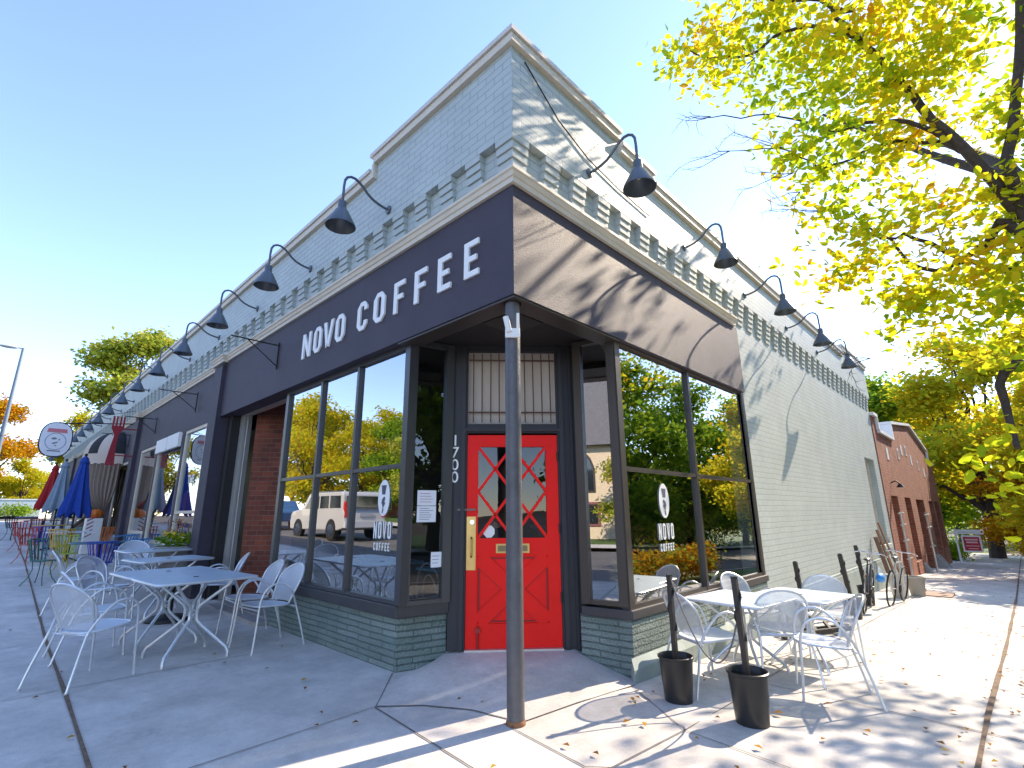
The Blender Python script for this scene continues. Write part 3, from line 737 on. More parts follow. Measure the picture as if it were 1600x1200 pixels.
mb.build('window_ledge', basic('window_ledge_paint', (.30,.36,.38), .5, noise=.2), B)
mb = MB(); mb.box(-4.6, -2.2, 5.4, 6.1, .03, 1.0); mb.box(-4.7, -2.1, 5.3, 6.2, 1.0, 1.05); mb.build('counter', M['wood'], B)
# --- white painted wall window at the far end
mb = MB(); mb.box(-.26, -.20, 12.5, 12.58, .5, 2.56); mb.box(-.26, -.20, 13.58, 13.66, .5, 2.56); mb.box(-.26, -.20, 12.58, 13.58, 2.48, 2.56); mb.box(-.26, -.20, 12.58, 13.58, .5, .58); mb.box(-.25, -.21, 12.58, 13.58, 1.5, 1.56)
wf = mb.build('side_window', M['cream'], B); MB().box(-.24, -.235, 12.58, 13.58, .58, 2.48).build('pane', M['glass_r'], wf)
MB().box(-.2, .0, 12.4, 13.76, .38, .48).build('window_sill', M['paint'], B)
# --- next shops along the left front
def front(x0, x1, wins, zb=.9, zt=2.87, dz=0.0, wallm=M['stucco']):
    mb = MB(); mb.box(x0, x1, .02, .2, zt, 3.765)
    xs = [x0]
    for a, b, q0, q1 in wins: xs += [a, b]
    xs.append(x1)
    for i in range(0, len(xs), 2): mb.box(xs[i], xs[i+1], .02, .2, 0, zt)
    mb.build('shop_front', wallm, B)
    for a, b, q0, q1 in wins:
        if q1 < zt: MB().box(a, b, .025, .2, q1, zt).build('transom_panel', wallm, B)
        if q0 > .3: MB().box(a, b, .03, .2, 0, q0-.001).build('stall_riser', basic('pale_blue_riser', (.30,.36,.40), .6, noise=.1), B)
        F = lambda u, v, z, : (u, .06+v, z)
        mb = MB()
        mb.box(a, a+.06, -.03, .05, q0, q1, F); mb.box(b-.06, b, -.03, .05, q0, q1, F); mb.box(a+.06, b-.06, -.03, .05, q1-.06, q1, F); mb.box(a+.06, b-.06, -.035, .05, q0, q0+.06, F)
        if b-a < 1.5 and x0 > -14: mb.box(a+.06, b-.06, -.028, .04, 1.32, 1.37, F)
        f = mb.build('shop_window', M['cream'], B)
        MB().add([F(a+.06, 0, q0+.06), F(b-.06, 0, q0+.06), F(b-.06, 0, q1-.06), F(a+.06, 0, q1-.06)], [(0,1,2,3)]).build('pane', M['glass_s'], f)
front(-13.4, -7.2, [(-12.9,-11.2,.9,2.84), (-11.05,-9.05,.75,2.87), (-8.9,-7.52,.9,2.87)])
front(-20.02, -13.82, [(-19.4,-17.2,.9,2.7), (-15.9,-14.1,.3,2.7)])
front(-26.64, -20.44, [(-26,-23.8,.9,2.7), (-23.3,-21,.9,2.7)])
front(XL, -27.06, [(-32,-30,1.0,2.7), (-29.5,-27.6,1.0,2.7)])
MB().box(XL+.3, -7.0, 1.6, 1.7, 0, 3.2).build('interior_wall', basic('shop_interior', (.20,.18,.12), .8, noise=.4, nscale=1.5), B)
MB().box(XL+.3, -7.0, .21, 1.6, 0, .32).build('interior_floor', M['int_floor'], B)
for a, b in ((-9.98,-9.1), (-10.95,-10.02)):
    s_ = MB().box(a, b, -.045, .015, 2.60, 2.88).build('header_board', M['white'], B)
# glass lettering strokes on the shop window
text_mesh('THE', .20, M['letter'], B, lambda x, y, w_: (-8.15+x, .045, 1.86+y), 'window_lettering', 1.1, .006)
MB().box(-8.7, -8.45, .10, .9, .95, 1.7).build('window_display', flat('maroon_display', (.16,.02,.04), .7), B)
MB().box(-10.6, -10.0, .5, .9, .95, 1.8).build('window_display', flat('pale_display', (.6,.55,.45), .7), B)
MB().box(-12.6, -12.2, .3, .6, 1.0, 2.1).build('window_display', flat('red_display', (.35,.03,.04), .7), B)
# iron sign brackets on the fascia
for x, z in ((-4.50, 3.55), (-8.3, 3.50), (-11.5, 3.45), (-14.6, 3.42)):
    mb = MB()
    mb.tube([(x, -.01, z), (x, -.62, z)], .009, 6); mb.tube([(x, -.01, z-.30), (x, -.42, z)], .007, 6); mb.tube([(x, -.012, z+.04), (x, -.012, z-.34)], .010, 6)
    mb.build('sign_bracket', M['blackm'], B)
# cable stubs on the painted brick
mb = MB(); mb.tube([(.012, .15, 5.1), (.012, .6, 4.78), (.012, 1.05, 4.62), (.012, 1.6, 4.55), (.012, 2.2, 4.52)], .006, 5)
mb.build('loose_cable', M['blackm'], B)

# ================================================================== GOOSENECK LAMPS
def make_lamp(label, group):
    t = thing('gooseneck_lamp', label, 'wall lamp', (0,0,0), 0, group)
    # local: -y points away from the wall, mount at z=0
    mb = MB(); mb.lathe([(.0,0),(.048,0),(.048,.012),(.03,.02),(.0,.02)], n=14, F=lambda x, y, z: (x, -z, y), cap=False); mb.build('mount_plate', M['lamp'], t, smooth=True)
    P = [(0,-.01,0),(0,-.06,.0),(0,-.13,.012),(0,-.20,.035),(0,-.255,.07),(0,-.305,.115),(0,-.35,.15),(0,-.40,.172),(0,-.445,.17),(0,-.485,.145),(0,-.507,.10),(0,-.513,.03),(0,-.515,-.15)]
    MB().tube(P, .0135, 8).build('arm', M['lamp'], t, smooth=True)
    F = lambda x, y, z: (x, y-.515, z)
    sh = MB().lathe([(.020,-.145),(.036,-.148),(.042,-.16),(.042,-.225),(.050,-.24),(.064,-.255),(.140,-.405),(.145,-.425),(.137,-.425),(.130,-.405),(.05,-.26),(.0,-.24)], n=28, F=F, cap=False).build('shade', M['lamp'], t, smooth=True)
    MB().lathe([(.0,-.27),(.03,-.28),(.035,-.31),(.0,-.34)], n=12, F=F, cap=False).build('bulb', M['white'], sh, smooth=True)
    return t
GL1 = 'gooseneck lamps along the shaded shop front'; GL2 = 'gooseneck lamps along the sunlit side wall'
ordn = ['first','second','third','fourth','fifth','sixth','seventh','eighth','ninth','tenth','eleventh','twelfth','thirteenth','fourteenth','fifteenth','sixteenth','seventeenth']
lamp0 = make_lamp('dark gooseneck wall lamp on the shaded front, first from the building corner', GL1)
lamp0.location = (-1.838, -.005, 4.43)
for k in range(1, 17):
    dup(lamp0, (-1.838-1.88*k, -.005, 4.43 - .0*k), 0, 'dark gooseneck wall lamp on the shaded front, %s from the building corner' % ordn[k])
for k in range(5):
    q = dup(lamp0, (.005, 1.064+2.0*k, 4.47), pi/2, 'grey gooseneck wall lamp on the sunlit side wall, %s from the building corner' % ordn[k]); q['group'] = GL2
    if k == 1: q.scale = (.92,)*3

# ================================================================== PORCH POST
t = thing('porch_post', 'round grey steel post with rusty foot in front of the red door', 'post', (-.115, .10, 0))
MB().tube([(0,0,.0),(0,0,2.5),(0,0,2.94)], .057, 24).build('shaft', M['post'], t, smooth=True)
MB().lathe([(.063,0),(.0625,.018),(.058,.03)], n=24, cap=False).build('rusty_collar', M['rust'], t)
MB().lathe([(.070,2.85),(.070,2.93)], n=20).build('collar', M['post'], t)
t2 = thing('security_camera', 'small white security camera clamped to the round post', 'camera', (-.115, .10, 2.62))
mb = MB(); mb.box(-.055, .055, -.085, -.060, -.07, .0, ); mb.box(.03, .05, -.09, -.07, -.05, .12); mb.build('bracket', M['white'], t2, bevel=.004); t2.rotation_euler = (0, 0, radians(44))
mb = MB(); mb.tube([(-.05,-.10,.085),(-.025,-.085,-.03)], .022, 12); cb = mb.build('body', M['white'], t2, smooth=True)
MB().tube([(-.053,-.104,.098),(-.0525,-.103,.092)], .012, 12).build('lens', M['blackm'], cb)

# ================================================================== SILVER CHAIRS AND TABLES
def arc(c, r, a0, a1, n, ax=0):
    return [(c[0], c[1]+r*cos(a0+(a1-a0)*k/n), c[2]+r*sin(a0+(a1-a0)*k/n)) for k in range(n+1)]
def make_chair(label, group):
    """front is +y; seat .44 high, .82 overall"""
    t = thing('bistro_armchair', label, 'chair', (0,0,0), 0, group)
    # seat outline
    n = 28; so_ = []
    for k in range(n):
        a = 2*pi*k/n; cx, cy = cos(a), sin(a); e = .62
        x = .225*math.copysign(abs(cx)**e, cx); y = .215*math.copysign(abs(cy)**e, cy)
        so_.append((x*(1-.10*(-y/.215 if y < 0 else 0)), y+.01))
    def sz(x, y): return .44 - .018*(1-(x/.225)**2)*(1-((y)/.24)**2) + .012*(y/.2)
    mb = MB(); c = len(mb.v); rings = [1.0, .8, .5, .2]
    vs = []; fs = []
    for r_ in rings: vs += [(x*r_, y*r_, sz(x*r_, y*r_)) for x, y in so_]
    for i in range(len(rings)-1):
        for k in range(n): l = (k+1) % n; fs.append((i*n+k, i*n+l, (i+1)*n+l, (i+1)*n+k))
    fs.append(tuple((len(rings)-1)*n+k for k in range(n))); mb.add(vs, fs)
    st = mb.build('seat', M['silver_seat'], t, smooth=True)
    MB().tube([(x, y, sz(x, y)-.004) for x, y in so_], .0095, 7, closed=True).build('seat_rim', M['silver'], st, smooth=True)
    # backrest: oval arch, leaning back and curved round the sitter
    def bk(u, h):      # u -1..1, h 0..1
        w_ = .185+.045*sin(min(1, h*1.3)*pi*.55); x = u*w_; z = .445+.385*h
        y = -.205-.115*h-.03*h*h + .055*(u*u)*(1-.3*h); return (x, y, z)
    out = [(-1, h) for h in (0, .15, .3, .45, .58)]
    for k in range(1, 16):
        a = pi-pi*k/16; out.append((cos(a)*1.0, .58+.42*sin(a)))
    out += [(1, h) for h in (.58, .45, .3, .15, 0)]
    op = [bk(u, h) for u, h in out]
    MB().tube(op, .0105, 8).build('back_frame', M['silver'], t, smooth=True)
    mb = MB(); rows = 12; cols = 10; vs = []; fs = []
    for i in range(rows+1):
        h = i/rows; um = 1.0 if h <= .58 else math.sqrt(max(0, 1-((h-.58)/.42)**2))
        for j in range(cols+1): vs.append(bk((-1+2*j/cols)*um*.985, h))
    for i in range(rows):
        for j in range(cols): a = i*(cols+1)+j; fs.append((a, a+1, a+cols+2, a+cols+1))
    mb.add(vs, fs).build('backrest', M['silver_mesh'], t, smooth=True)
    # side frames: front leg, arm hoop, rear leg in one tube
    for s in (-1, 1):
        X = .245*s
        P = [(X*1.04, .235, 0), (X*1.02, .215, .22), (X*1.0, .20, .44), (X*1.03, .185, .54), (X*1.07, .15, .615), (X*1.09, .09, .655), (X*1.10, .02, .668), (X*1.09, -.05, .650), (X*1.05, -.11, .600), (X*.98, -.165, .53), (X*.90, -.205, .45), (X*.88, -.225, .40), (X*.98, -.29, .18), (X*1.04, -.335, 0)]
        # smooth it
        Q = []
        for i in range(len(P)-1):
            p0, p1, p2, p3 = P[max(i-1,0)], P[i], P[i+1], P[min(i+2, len(P)-1)]
            for q in (0, .33, .67):
                Q.append(tuple(.5*((2*p1[a])+(-p0[a]+p2[a])*q+(2*p0[a]-5*p1[a]+4*p2[a]-p3[a])*q*q+(-p0[a]+3*p1[a]-3*p2[a]+p3[a])*q**3) for a in range(3)))
        Q.append(P[-1])
        lf = MB().tube(Q, .0105, 8).build('leg_and_armrest', M['silver'], t, smooth=True)
        for e in (P[0], P[-1]): MB().tube([(e[0], e[1], .001), (e[0], e[1], .02)], .013, 8).build('foot_cap', M['silver'], lf)
    for y_ in (.19, -.20): MB().tube([(-.225, y_, .408), (.225, y_, .408)], .009, 6).build('stretcher', M['silver'], t)
    return t
def make_table(label, group, lx=.80, ly=.88):
    t = thing('bistro_table', label, 'table', (0,0,0), 0, group)
    H = .73; r_ = .06; o = []
    for cx, cy, a0 in ((lx/2-r_, ly/2-r_, 0), (-lx/2+r_, ly/2-r_, pi/2), (-lx/2+r_, -ly/2+r_, pi), (lx/2-r_, -ly/2+r_, 3*pi/2)):
        for k in range(5): a = a0+pi/2*k/4; o.append((cx+r_*cos(a), cy+r_*sin(a)))
    tp = MB().prism(o, lambda u, v, w_: (u, v, w_), H-.012, H).build('tabletop', M['tabletop'], t)
    MB().tube([(x, y, H-.012) for x, y in o], .013, 8, closed=True).build('rim', M['silver'], tp, smooth=True)
    MB().lathe([(.0,H+.001),(.024,H+.001),(.024,H+.004),(.0,H+.004)], n=14, cap=False).build('parasol_hole_cap', M['blackm'], tp)
    for sx in (-1, 1):
        for sy in (-1, 1):
            P = [(sx*.28, sy*.27, 0), (sx*.28, sy*.27, .045), (sx*.262, sy*.255, .085), (sx*.11, sy*.085, .27), (sx*.075, sy*.038, .325), (sx*.070, sy*.030, .36), (sx*.070, sy*.030, .43), (sx*.085, sy*.045, .47), (sx*.26, sy*.22, .66), (sx*.29, sy*.25, .715)]
            MB().tube(P, .0145, 8).build('leg', M['silver'], t, smooth=True)
    mb = MB()
    for z in (.365, .395, .425):
        for s in (-1, 1): mb.tube([(s*.070, -.034, z), (s*.070, .034, z)], .008, 6)
    mb.tube([(-.072, 0, .38), (.072, 0, .38)], .008, 6); mb.build('leg_clamp', M['silver'], t)
    return t
GC = 'silver mesh armchairs round the pavement tables'; GT = 'grey square cafe tables on the pavement'
ch = make_chair('silver mesh armchair nearest the camera at left, its back to the pavement crack', GC)
def heading(dx, dy): return math.atan2(-dx, dy)     # +y local -> (dx,dy)
def put(o, x, y, dx, dy, sc): o.location = (x, y, g(x, y)+.001); o.rotation_euler = (0, 0, heading(dx, dy)); o.scale = (sc,)*3
LS, RS = .93, .86
put(ch, -3.27, -1.66, -.50, .86, LS)
def chair(x, y, dx, dy, sc, label):
    c = dup(ch, label=label); put(c, x, y, dx, dy, sc); return c
chair(-4.22, -1.52, -.02, 1.0, LS, 'silver mesh armchair with its round back to the road, second from the camera at left')
chair(-5.85, -1.25, .75, .66, LS, 'silver mesh armchair seen edge on, across the middle grey table from the shop')
chair(-6.90, -1.40, .1, .95, LS, 'silver mesh armchair beside the green slatted chair on the left pavement')
chair(-8.05, -.62, .95, -.1, LS, 'silver mesh armchair behind the farthest grey table, facing the corner')
chair(-5.35, -.12, -.25, -1, LS, 'silver mesh armchair in front of the red brick recess')
chair(-3.92, -.24, -.05, -1, LS, 'silver mesh armchair under the left end of the shop window')
chair(-3.30, -.27, .10, -1, LS, 'silver mesh armchair under the shop window, nearest the red door')
tb = make_table('grey cafe table nearest the corner, its top meeting a second table', GT)
def table(x, y, rz, sc, label, first=None):
    c = first or dup(tb, label=label); c.location = (x, y, g(x, y)+.001); c.rotation_euler = (0, 0, rz); c.scale = sc if isinstance(sc, tuple) else (sc,)*3; return c
table(-3.46, -.91, radians(4), (.98, .98, .97), '', tb)
table(-4.262, -.965, radians(4), (.98, .98, .97), 'grey cafe table pushed against the nearest one, away from the corner')
table(-5.95, -.60, radians(6), (.98, .98, .95), 'middle grey cafe table with a black weighted base under it')
table(-7.35, -.50, radians(3), (.98, .98, .95), 'grey cafe table in front of the flower planter')
t = thing('parasol_base', 'black round weighted parasol base under the middle grey table', 'parasol base', (-5.50, -.62, g(-5.5, 0)))
MB().lathe([(.0,0),(.25,0),(.25,.02),(.22,.045),(.05,.06),(.0,.06)], n=28, cap=False).build('disc', M['blackm'], t, smooth=True)
MB().tube([(0,0,.05),(0,0,.60)], .045, 14).build('tube', M['blackm'], t, smooth=True)
# right pavement
chair(.46, 1.66, .48, .88, RS, 'white silver mesh armchair by the stone base, behind the first black bucket')
chair(.74, 2.42, -.55, .83, RS, 'silver mesh armchair between the two tables on the sunny side, back to the camera')
chair(1.16, 2.13, -.93, -.36, RS, 'silver mesh armchair farthest right on the sunny pavement, facing the wall')
chair(.86, 3.60, .30, -.95, RS, 'silver mesh armchair on the far side of the sunny tables')
chair(.25, 3.30, .9, -.3, RS, 'silver mesh armchair tucked against the sunny wall behind the tables')
table(.50, 2.32, radians(-6), (.84, .84, .82), 'pale cafe table on the sunny pavement under the side shop window')
table(.78, 3.05, radians(-6), (.84, .84, .82), 'pale cafe table on the sunny pavement, farther from the door')
# ================================================================== BUCKET STANCHIONS
def bucket(x, y, h, label, lean=(0,0), sc=1.0, pw=.034):
    t = thing('bucket_stanchion', label, 'stanchion', (x, y, g(x, y)+.001), 0, 'black bucket stanchions on the sunny pavement', sc)
    MB().lathe([(.0,.0),(.098,.0),(.100,.01),(.122,.285),(.130,.29),(.131,.302),(.124,.306),(.117,.298),(.110,.24),(.0,.235)], n=32, cap=False).build('bucket', M['black'], t, smooth=True)
    # a post wrapped in strap
    MB().bar((0,0,.2), (lean[0], lean[1], h), pw, pw).build('post', basic('dark_post', (.028,.022,.018), .5, noise=.3), t)
    mb = MB(); P = []
    for k in range(25):
        q = k/24; z = .55*h+q*.44*h; P.append((lean[0]*z/h+.7*pw*cos(q*9), lean[1]*z/h+.7*pw*sin(q*9), z))
    mb.tube(P, .009, 6); mb.build('rope_wrap', M['black'], t, smooth=True)
    MB().tube([(lean[0],lean[1],h),(lean[0],lean[1],h+.012)], .024, 4).build('cap', M['blackm'], t)
    return t
bucket(.43, 1.20, .86, 'black bucket holding a dark post, in front of the window sill corner', (-.01, .02), .96)
bucket(.955, 1.14, .86, 'black bucket holding a dark post, nearest the camera on the sunny pavement', (-.03, .03), .99)
mb = MB(); P = []
a, b = Vector((.43, 1.22, .80)), Vector((.935, 1.17, .66))
for k in range(21):
    q = k/20; p = a.lerp(b, q); P.append((p.x, p.y, p.z - 4*.42*q*(1-q)*(.75+.5*q)))
tag(mb.tube(P, .0055, 6).build('barrier_rope', flat('grey_rope', (.16,.15,.14), .7), smooth=True), 'thin grey cord sagging between the two front bucket posts', 'rope')
bucket(.46, 6.45, .86, 'black bucket with a thick dark post farther along the sunny wall', (-.06, .02), 1.0, .055)
bucket(.14, 5.35, .86, 'black bucket with a short dark post close against the sunny wall', (-.04, 0), .9, .055)
bucket(.30, 8.3, .95, 'black bucket with a tall dark post beside the bicycles', (-.05, .03), 1.0, .055)
t = thing('bicycle_rack', 'low dark metal rack lying by the wall behind the silver chairs', 'rack', (.50, 4.55, g(0,4.5)))
mb = MB(); mb.bar((-.25,-.5,.05), (.2,.5,.05), .05, .05); mb.bar((-.35,-.35,.05), (.15,.6,.05), .05, .05)
for k in range(5): mb.bar((-.22+.1*k,-.42+.2*k,.05), (-.32+.1*k,-.30+.2*k,.12), .03, .03)
mb.build('rail', M['blackm'], t)

# ================================================================== BICYCLES, POTS, STEPS
def bicycle(x, y, rz, label, c):
    t = thing('bicycle', label, 'bicycle', (x, y, g(x, y)), rz, 'bicycles leaning on the sunny wall', .88)
    lean = Matrix.Rotation(radians(9), 3, 'Y')
    T = lambda p: tuple(lean @ Vector(p))
    for yy in (-.5, .5):
        w_ = MB().tube([T((0, yy+.33*cos(2*pi*k/28), .34+.33*sin(2*pi*k/28))) for k in range(28)], .016, 6, closed=True).build('wheel', M['tyre'], t, smooth=True)
        mb = MB()
        for k in range(12): mb.tube([T((0, yy, .34)), T((0, yy+.31*cos(pi*k/6), .34+.31*sin(pi*k/6)))], .002, 4)
        mb.build('spokes', M['chrome'], w_)
    fm = flat('bike_paint_'+label[:3], c, .3); mb = MB()
    A, Bq, Cc, D = (0,-.5,.34), (0,-.05,.30), (0,-.18,.80), (0,.34,.78)
    for p, q in ((A,Bq),(A,Cc),(Bq,Cc),(Bq,D),(Cc,D),(D,(0,.5,.34))): mb.tube([T(p), T(q)], .014, 7)
    mb.build('frame', fm, t, smooth=True)
    MB().tube([T((-.26,.30,.95)), T((-.15,.36,.98)), T((0,.33,.97)), T((.15,.36,.98)), T((.26,.30,.95))], .012, 6).tube([T(D), T((0,.33,.98))], .012, 6).build('handlebar', M['chrome'], t, smooth=True)
    mb = MB(); mb.ball(T((0,-.22,.90)), (.06,.13,.03)); mb.tube([T(Cc), T((0,-.21,.9))], .012, 6); mb.build('saddle', M['black'], t, smooth=True)
    MB().tube([T((.05,-.05+.09*cos(2*pi*k/14),.30+.09*sin(2*pi*k/14))) for k in range(14)], .008, 5, closed=True).build('chainring', M['blackm'], t)
    return t
bicycle(.42, 7.6, radians(4), 'dark bicycle leaning on the sunny wall with a blue saddlebag', (.05,.05,.06))
bicycle(.62, 8.9, radians(-4), 'pale bicycle behind the dark one by the end of the painted wall', (.45,.42,.38))
t = thing('blue_bag', 'bright blue bag hanging on the dark bicycle', 'bag', (.66, 7.6, g(0,7.6)+.40))
MB().ball((0,0,.1), (.06,.17,.075)).build('bag_body', flat('bright_blue_cloth', (.02,.22,.62), .6), t, smooth=True); MB().tube([(0,-.1,.18),(0,0,.26),(0,.1,.18)], .01, 6).build('strap', M['white'], t)
def pot(x, y, r, h, m, label, plant=None, z=None, cat='plant pot'):
    t = thing('plant_pot', label, cat, (x, y, g(x, y) if z is None else z))
    MB().lathe([(.0,0),(r*.72,0),(r*.96,h*.86),(r*1.06,h*.86),(r*1.08,h),(r*.94,h),(r*.9,h*.9),(.0,h*.88)], n=26, cap=False).build('pot', m, t, smooth=True)
    if plant: plant(t, r, h)
    return t
pot(.52, 10.0, .17, .42, flat('grey_pot', (.45,.42,.37)), 'tall pale grey pot by the end of the painted wall')
pot(.70, 10.7, .16, .36, flat('dull_grey_pot', (.30,.27,.23)), 'dull grey pot beside the tall pale grey pot')
t = thing('open_crate', 'low flat wooden board lying by the pots at the wall end', 'board', (.95, 11.2, g(0,11.2)))
MB().box(-.25,.25,-.35,.35,.0,.03).box(-.25,-.2,-.35,.35,.03,.08).build('board', M['wood'], t)
t = thing('stepladder', 'narrow leaning wooden boards against the painted wall end', 'boards', (.15, 11.6, g(0,11.6)))
for k in range(3): MB().bar((.1+.05*k,-.3+.35*k,0), (-.1,-.2+.3*k,1.1+.15*k), .10, .03).build('plank', M['wood'], t)

# ================================================================== COLOURED CHAIRS AND TABLES
def slat_chair(label, col, x, y, dx, dy, sc=.88, arms=False, seatcol=None):
    m = basic('chair_paint', col, .4, noise=.1); t = thing('slatted_metal_chair', label, 'chair', (x, y, g(x, y)), heading(dx, dy), 'coloured metal chairs farther up the left pavement', sc)
    MB().lathe([(.0,.43),(.19,.43),(.20,.44),(.19,.45),(.0,.45)], n=22, cap=False).build('seat', basic('seat_paint', seatcol or col, .4), t, smooth=True)
    top = .84 if not arms else .74; R1 = .27 if not arms else .31
    mb = MB(); a0, a1 = (radians(200), radians(340)) if not arms else (radians(165), radians(375))
    P = []
    for k in range(19): a = a0+(a1-a0)*k/18; P.append((R1*cos(a), R1*sin(a)-.02, top-(.0 if not arms else .05*abs(k-9)/9)))
    mb.tube(P, .012, 7); mb.build('top_rail', m, t, smooth=True)
    mb = MB(); n = 9 if not arms else 11
    for k in range(n):
        a = radians(205)+radians(130)*k/(n-1); mb.bar((.185*cos(a), .185*sin(a), .45), (R1*cos(a), R1*sin(a)-.02, top), .028, .006, up=(cos(a), sin(a), 0))
    mb.build('back_slats', m, t)
    for k in range(4):
        a = pi/4+pi/2*k
        MB().tube([(.15*cos(a), .15*sin(a), .43), (.13*cos(a), .13*sin(a), .28), (.18*cos(a), .18*sin(a), .12), (.27*cos(a), .27*sin(a), 0)], .009, 6).build('leg', m, t, smooth=True)
    return t
slat_chair('dark green slatted chair at the pavement crack', (.03,.14,.10), -9.75, -1.60, .6, .8)
slat_chair('deep blue slatted chair in front of the round teal table', (.03,.04,.36), -8.95, -.92, -.95, .2, .86)
slat_chair('lime yellow slatted chair beside the green one', (.38,.42,.03), -11.0, -1.18, .8, .4, .84)
slat_chair('yellow slatted chair facing the white table', (.62,.36,.02), -12.4, -1.18, -.9, .3, .9)
slat_chair('orange slatted chair beside the white table', (.60,.14,.02), -13.0, -.45, -.5, -.8)
slat_chair('orange red slatted chair at the crack behind the green one', (.50,.05,.02), -13.4, -1.62, .7, .6)
slat_chair('violet slatted chair behind the orange red one', (.06,.03,.30), -14.6, -1.35, -.9, .2, .84)
slat_chair('bright red slatted chair at the road side of the gold table', (.50,.03,.02), -16.6, -1.62, .6, .7)
slat_chair('black slatted chair farthest up the left pavement', (.02,.02,.02), -20.6, -1.70, .7, .7)
slat_chair('light blue armchair with a hoop rail, near the planter', (.03,.22,.48), -10.3, -.28, -.6, -.8, .9, True)
slat_chair('light blue hoop armchair behind the other hoop armchair', (.03,.18,.42), -11.7, -.20, -.6, -.8, .9, True)
slat_chair('pale green hoop armchair behind the white table', (.20,.42,.38), -15.1, -.55, .6, -.5, .88, True)
slat_chair('rust red slatted chair beside the dark table', (.30,.04,.03), -18.4, -1.2, -.6, .6)
def ped_table(label, x, y, r, col, square=False, sc=.88):
    m = basic('table_paint', col, .4, noise=.08); t = thing('pedestal_table', label, 'table', (x, y, g(x, y)), 0, 'coloured pedestal tables farther up the left pavement', sc)
    mb = MB()
    if square: mb.box(-r, r, -r, r, .715, .74)
    else: mb.lathe([(.0,.715),(r-.01,.715),(r,.725),(r-.01,.74),(.0,.74)], n=30, cap=False)
    mb.build('tabletop', m, t)
    MB().lathe([(.03,.03),(.03,.715)], n=12).build('column', M['blackm'], t, smooth=True)
    for k in range(4): a = pi/4+pi/2*k; MB().tube([(0,0,.10),(.15*cos(a),.15*sin(a),.05),(.28*cos(a),.28*sin(a),.012)], .014, 6).build('foot', M['blackm'], t)
    return t
ped_table('round dark teal table beside the green slatted chair', -9.85, -.85, .52, (.03,.12,.16))
ped_table('square white table under the bright blue parasol', -13.3, -.95, .48, (.62,.62,.64), True)
ped_table('gold yellow table under the grey parasol', -16.5, -1.05, .50, (.50,.32,.05))
ped_table('dark table under the red parasol', -19.5, -1.1, .5, (.03,.03,.04))
ped_table('pale violet table beyond the red parasol', -22.5, -1.2, .5, (.25,.20,.40))
# ================================================================== CLOSED PARASOLS
def parasol(label, x, y, col, H=2.40):
    m = basic('parasol_cloth', col, .85, noise=.08); t = thing('closed_parasol', label, 'parasol', (x, y, g(x, y)), random.uniform(0,1), 'closed parasols over the left pavement tables')
    MB().tube([(0,0,0),(0,0,H-.02)], .020, 10).build('pole', M['blackm'], t, smooth=True)
    MB().ball((0,0,H+.01), .035, 8, 6).build('finial', M['blackm'], t, smooth=True)
    n = 48; prof = [(.03,H-.03),(.07,H-.08),(.075,H-.16),(.10,H-.35),(.15,H-.7),(.21,H-1.05),(.255,H-1.28),(.25,H-1.38)]
    vs = []; fs = []
    for i, (r, z) in enumerate(prof):
        for k in range(n):
            a = 2*pi*k/n; q = i/(len(prof)-1); rr = r*(1+.24*q*cos(8*a)+.06*q*sin(16*a+1)); zz = z+(-.07*q*q*cos(8*a) if i == len(prof)-1 else 0)
            vs.append((rr*cos(a), rr*sin(a), zz))
    for i in range(len(prof)-1):
        for k in range(n): l = (k+1) % n; fs.append((i*n+k, i*n+l, (i+1)*n+l, (i+1)*n+k))
    MB().add(vs, fs).build('canopy', m, t, smooth=True)
    MB().lathe([(.085,H-.20),(.10,H-.17),(.045,H-.05)], n=16, cap=False).build('vent_cap', m, t, smooth=True)
parasol('bright blue closed parasol through the white table', -13.3, -.97, (.01,.05,.30))
parasol('pale grey blue closed parasol behind the bright blue one', -16.5, -1.06, (.22,.29,.36))
parasol('dark red closed parasol behind the grey one', -19.5, -1.06, (.35,.01,.015))
# ================================================================== AWNING, FORK SIGN, OVAL SIGN
t = thing('entrance_awning', 'domed awning with black and cream stripes and tied back brown drapes', 'awning', (-16.1, 0, 0))
sb, sc_ = flat('awning_black', (.02,.02,.022), .8), flat('awning_cream', (.62,.52,.42), .85)
n = 40; mz = 10; mb = MB(); R = 1.0; zb = 2.96
vs = []; fs = []; mi = []
for i in range(mz+1):
    th = pi/2*i/mz
    for k in range(n+1):
        a = pi+pi*k/n; vs.append((R*cos(a)*cos(th), .78*sin(a)*cos(th)+.01, zb+.72*sin(th)))
for i in range(mz):
    for k in range(n): fs.append((i*(n+1)+k, i*(n+1)+k+1, (i+1)*(n+1)+k+1, (i+1)*(n+1)+k)); mi.append((k//5) % 2)
mb.v = vs; mb.f = fs; mb.mi = mi; mb.build('striped_dome', [sc_, sb], t, smooth=True)
mb = MB(); vs = []; fs = []
for k in range(n*2+1):
    a = pi+pi*k/(2*n); s_ = .035*abs(sin(a*14)); vs += [(R*1.005*cos(a), .785*sin(a)+.01, zb), (R*1.005*cos(a), .785*sin(a)+.01, zb-.30+s_)]
fs = [(2*k, 2*k+1, 2*k+3, 2*k+2) for k in range(2*n)]; mb.add(vs, fs); mb.build('valance', sc_, t)
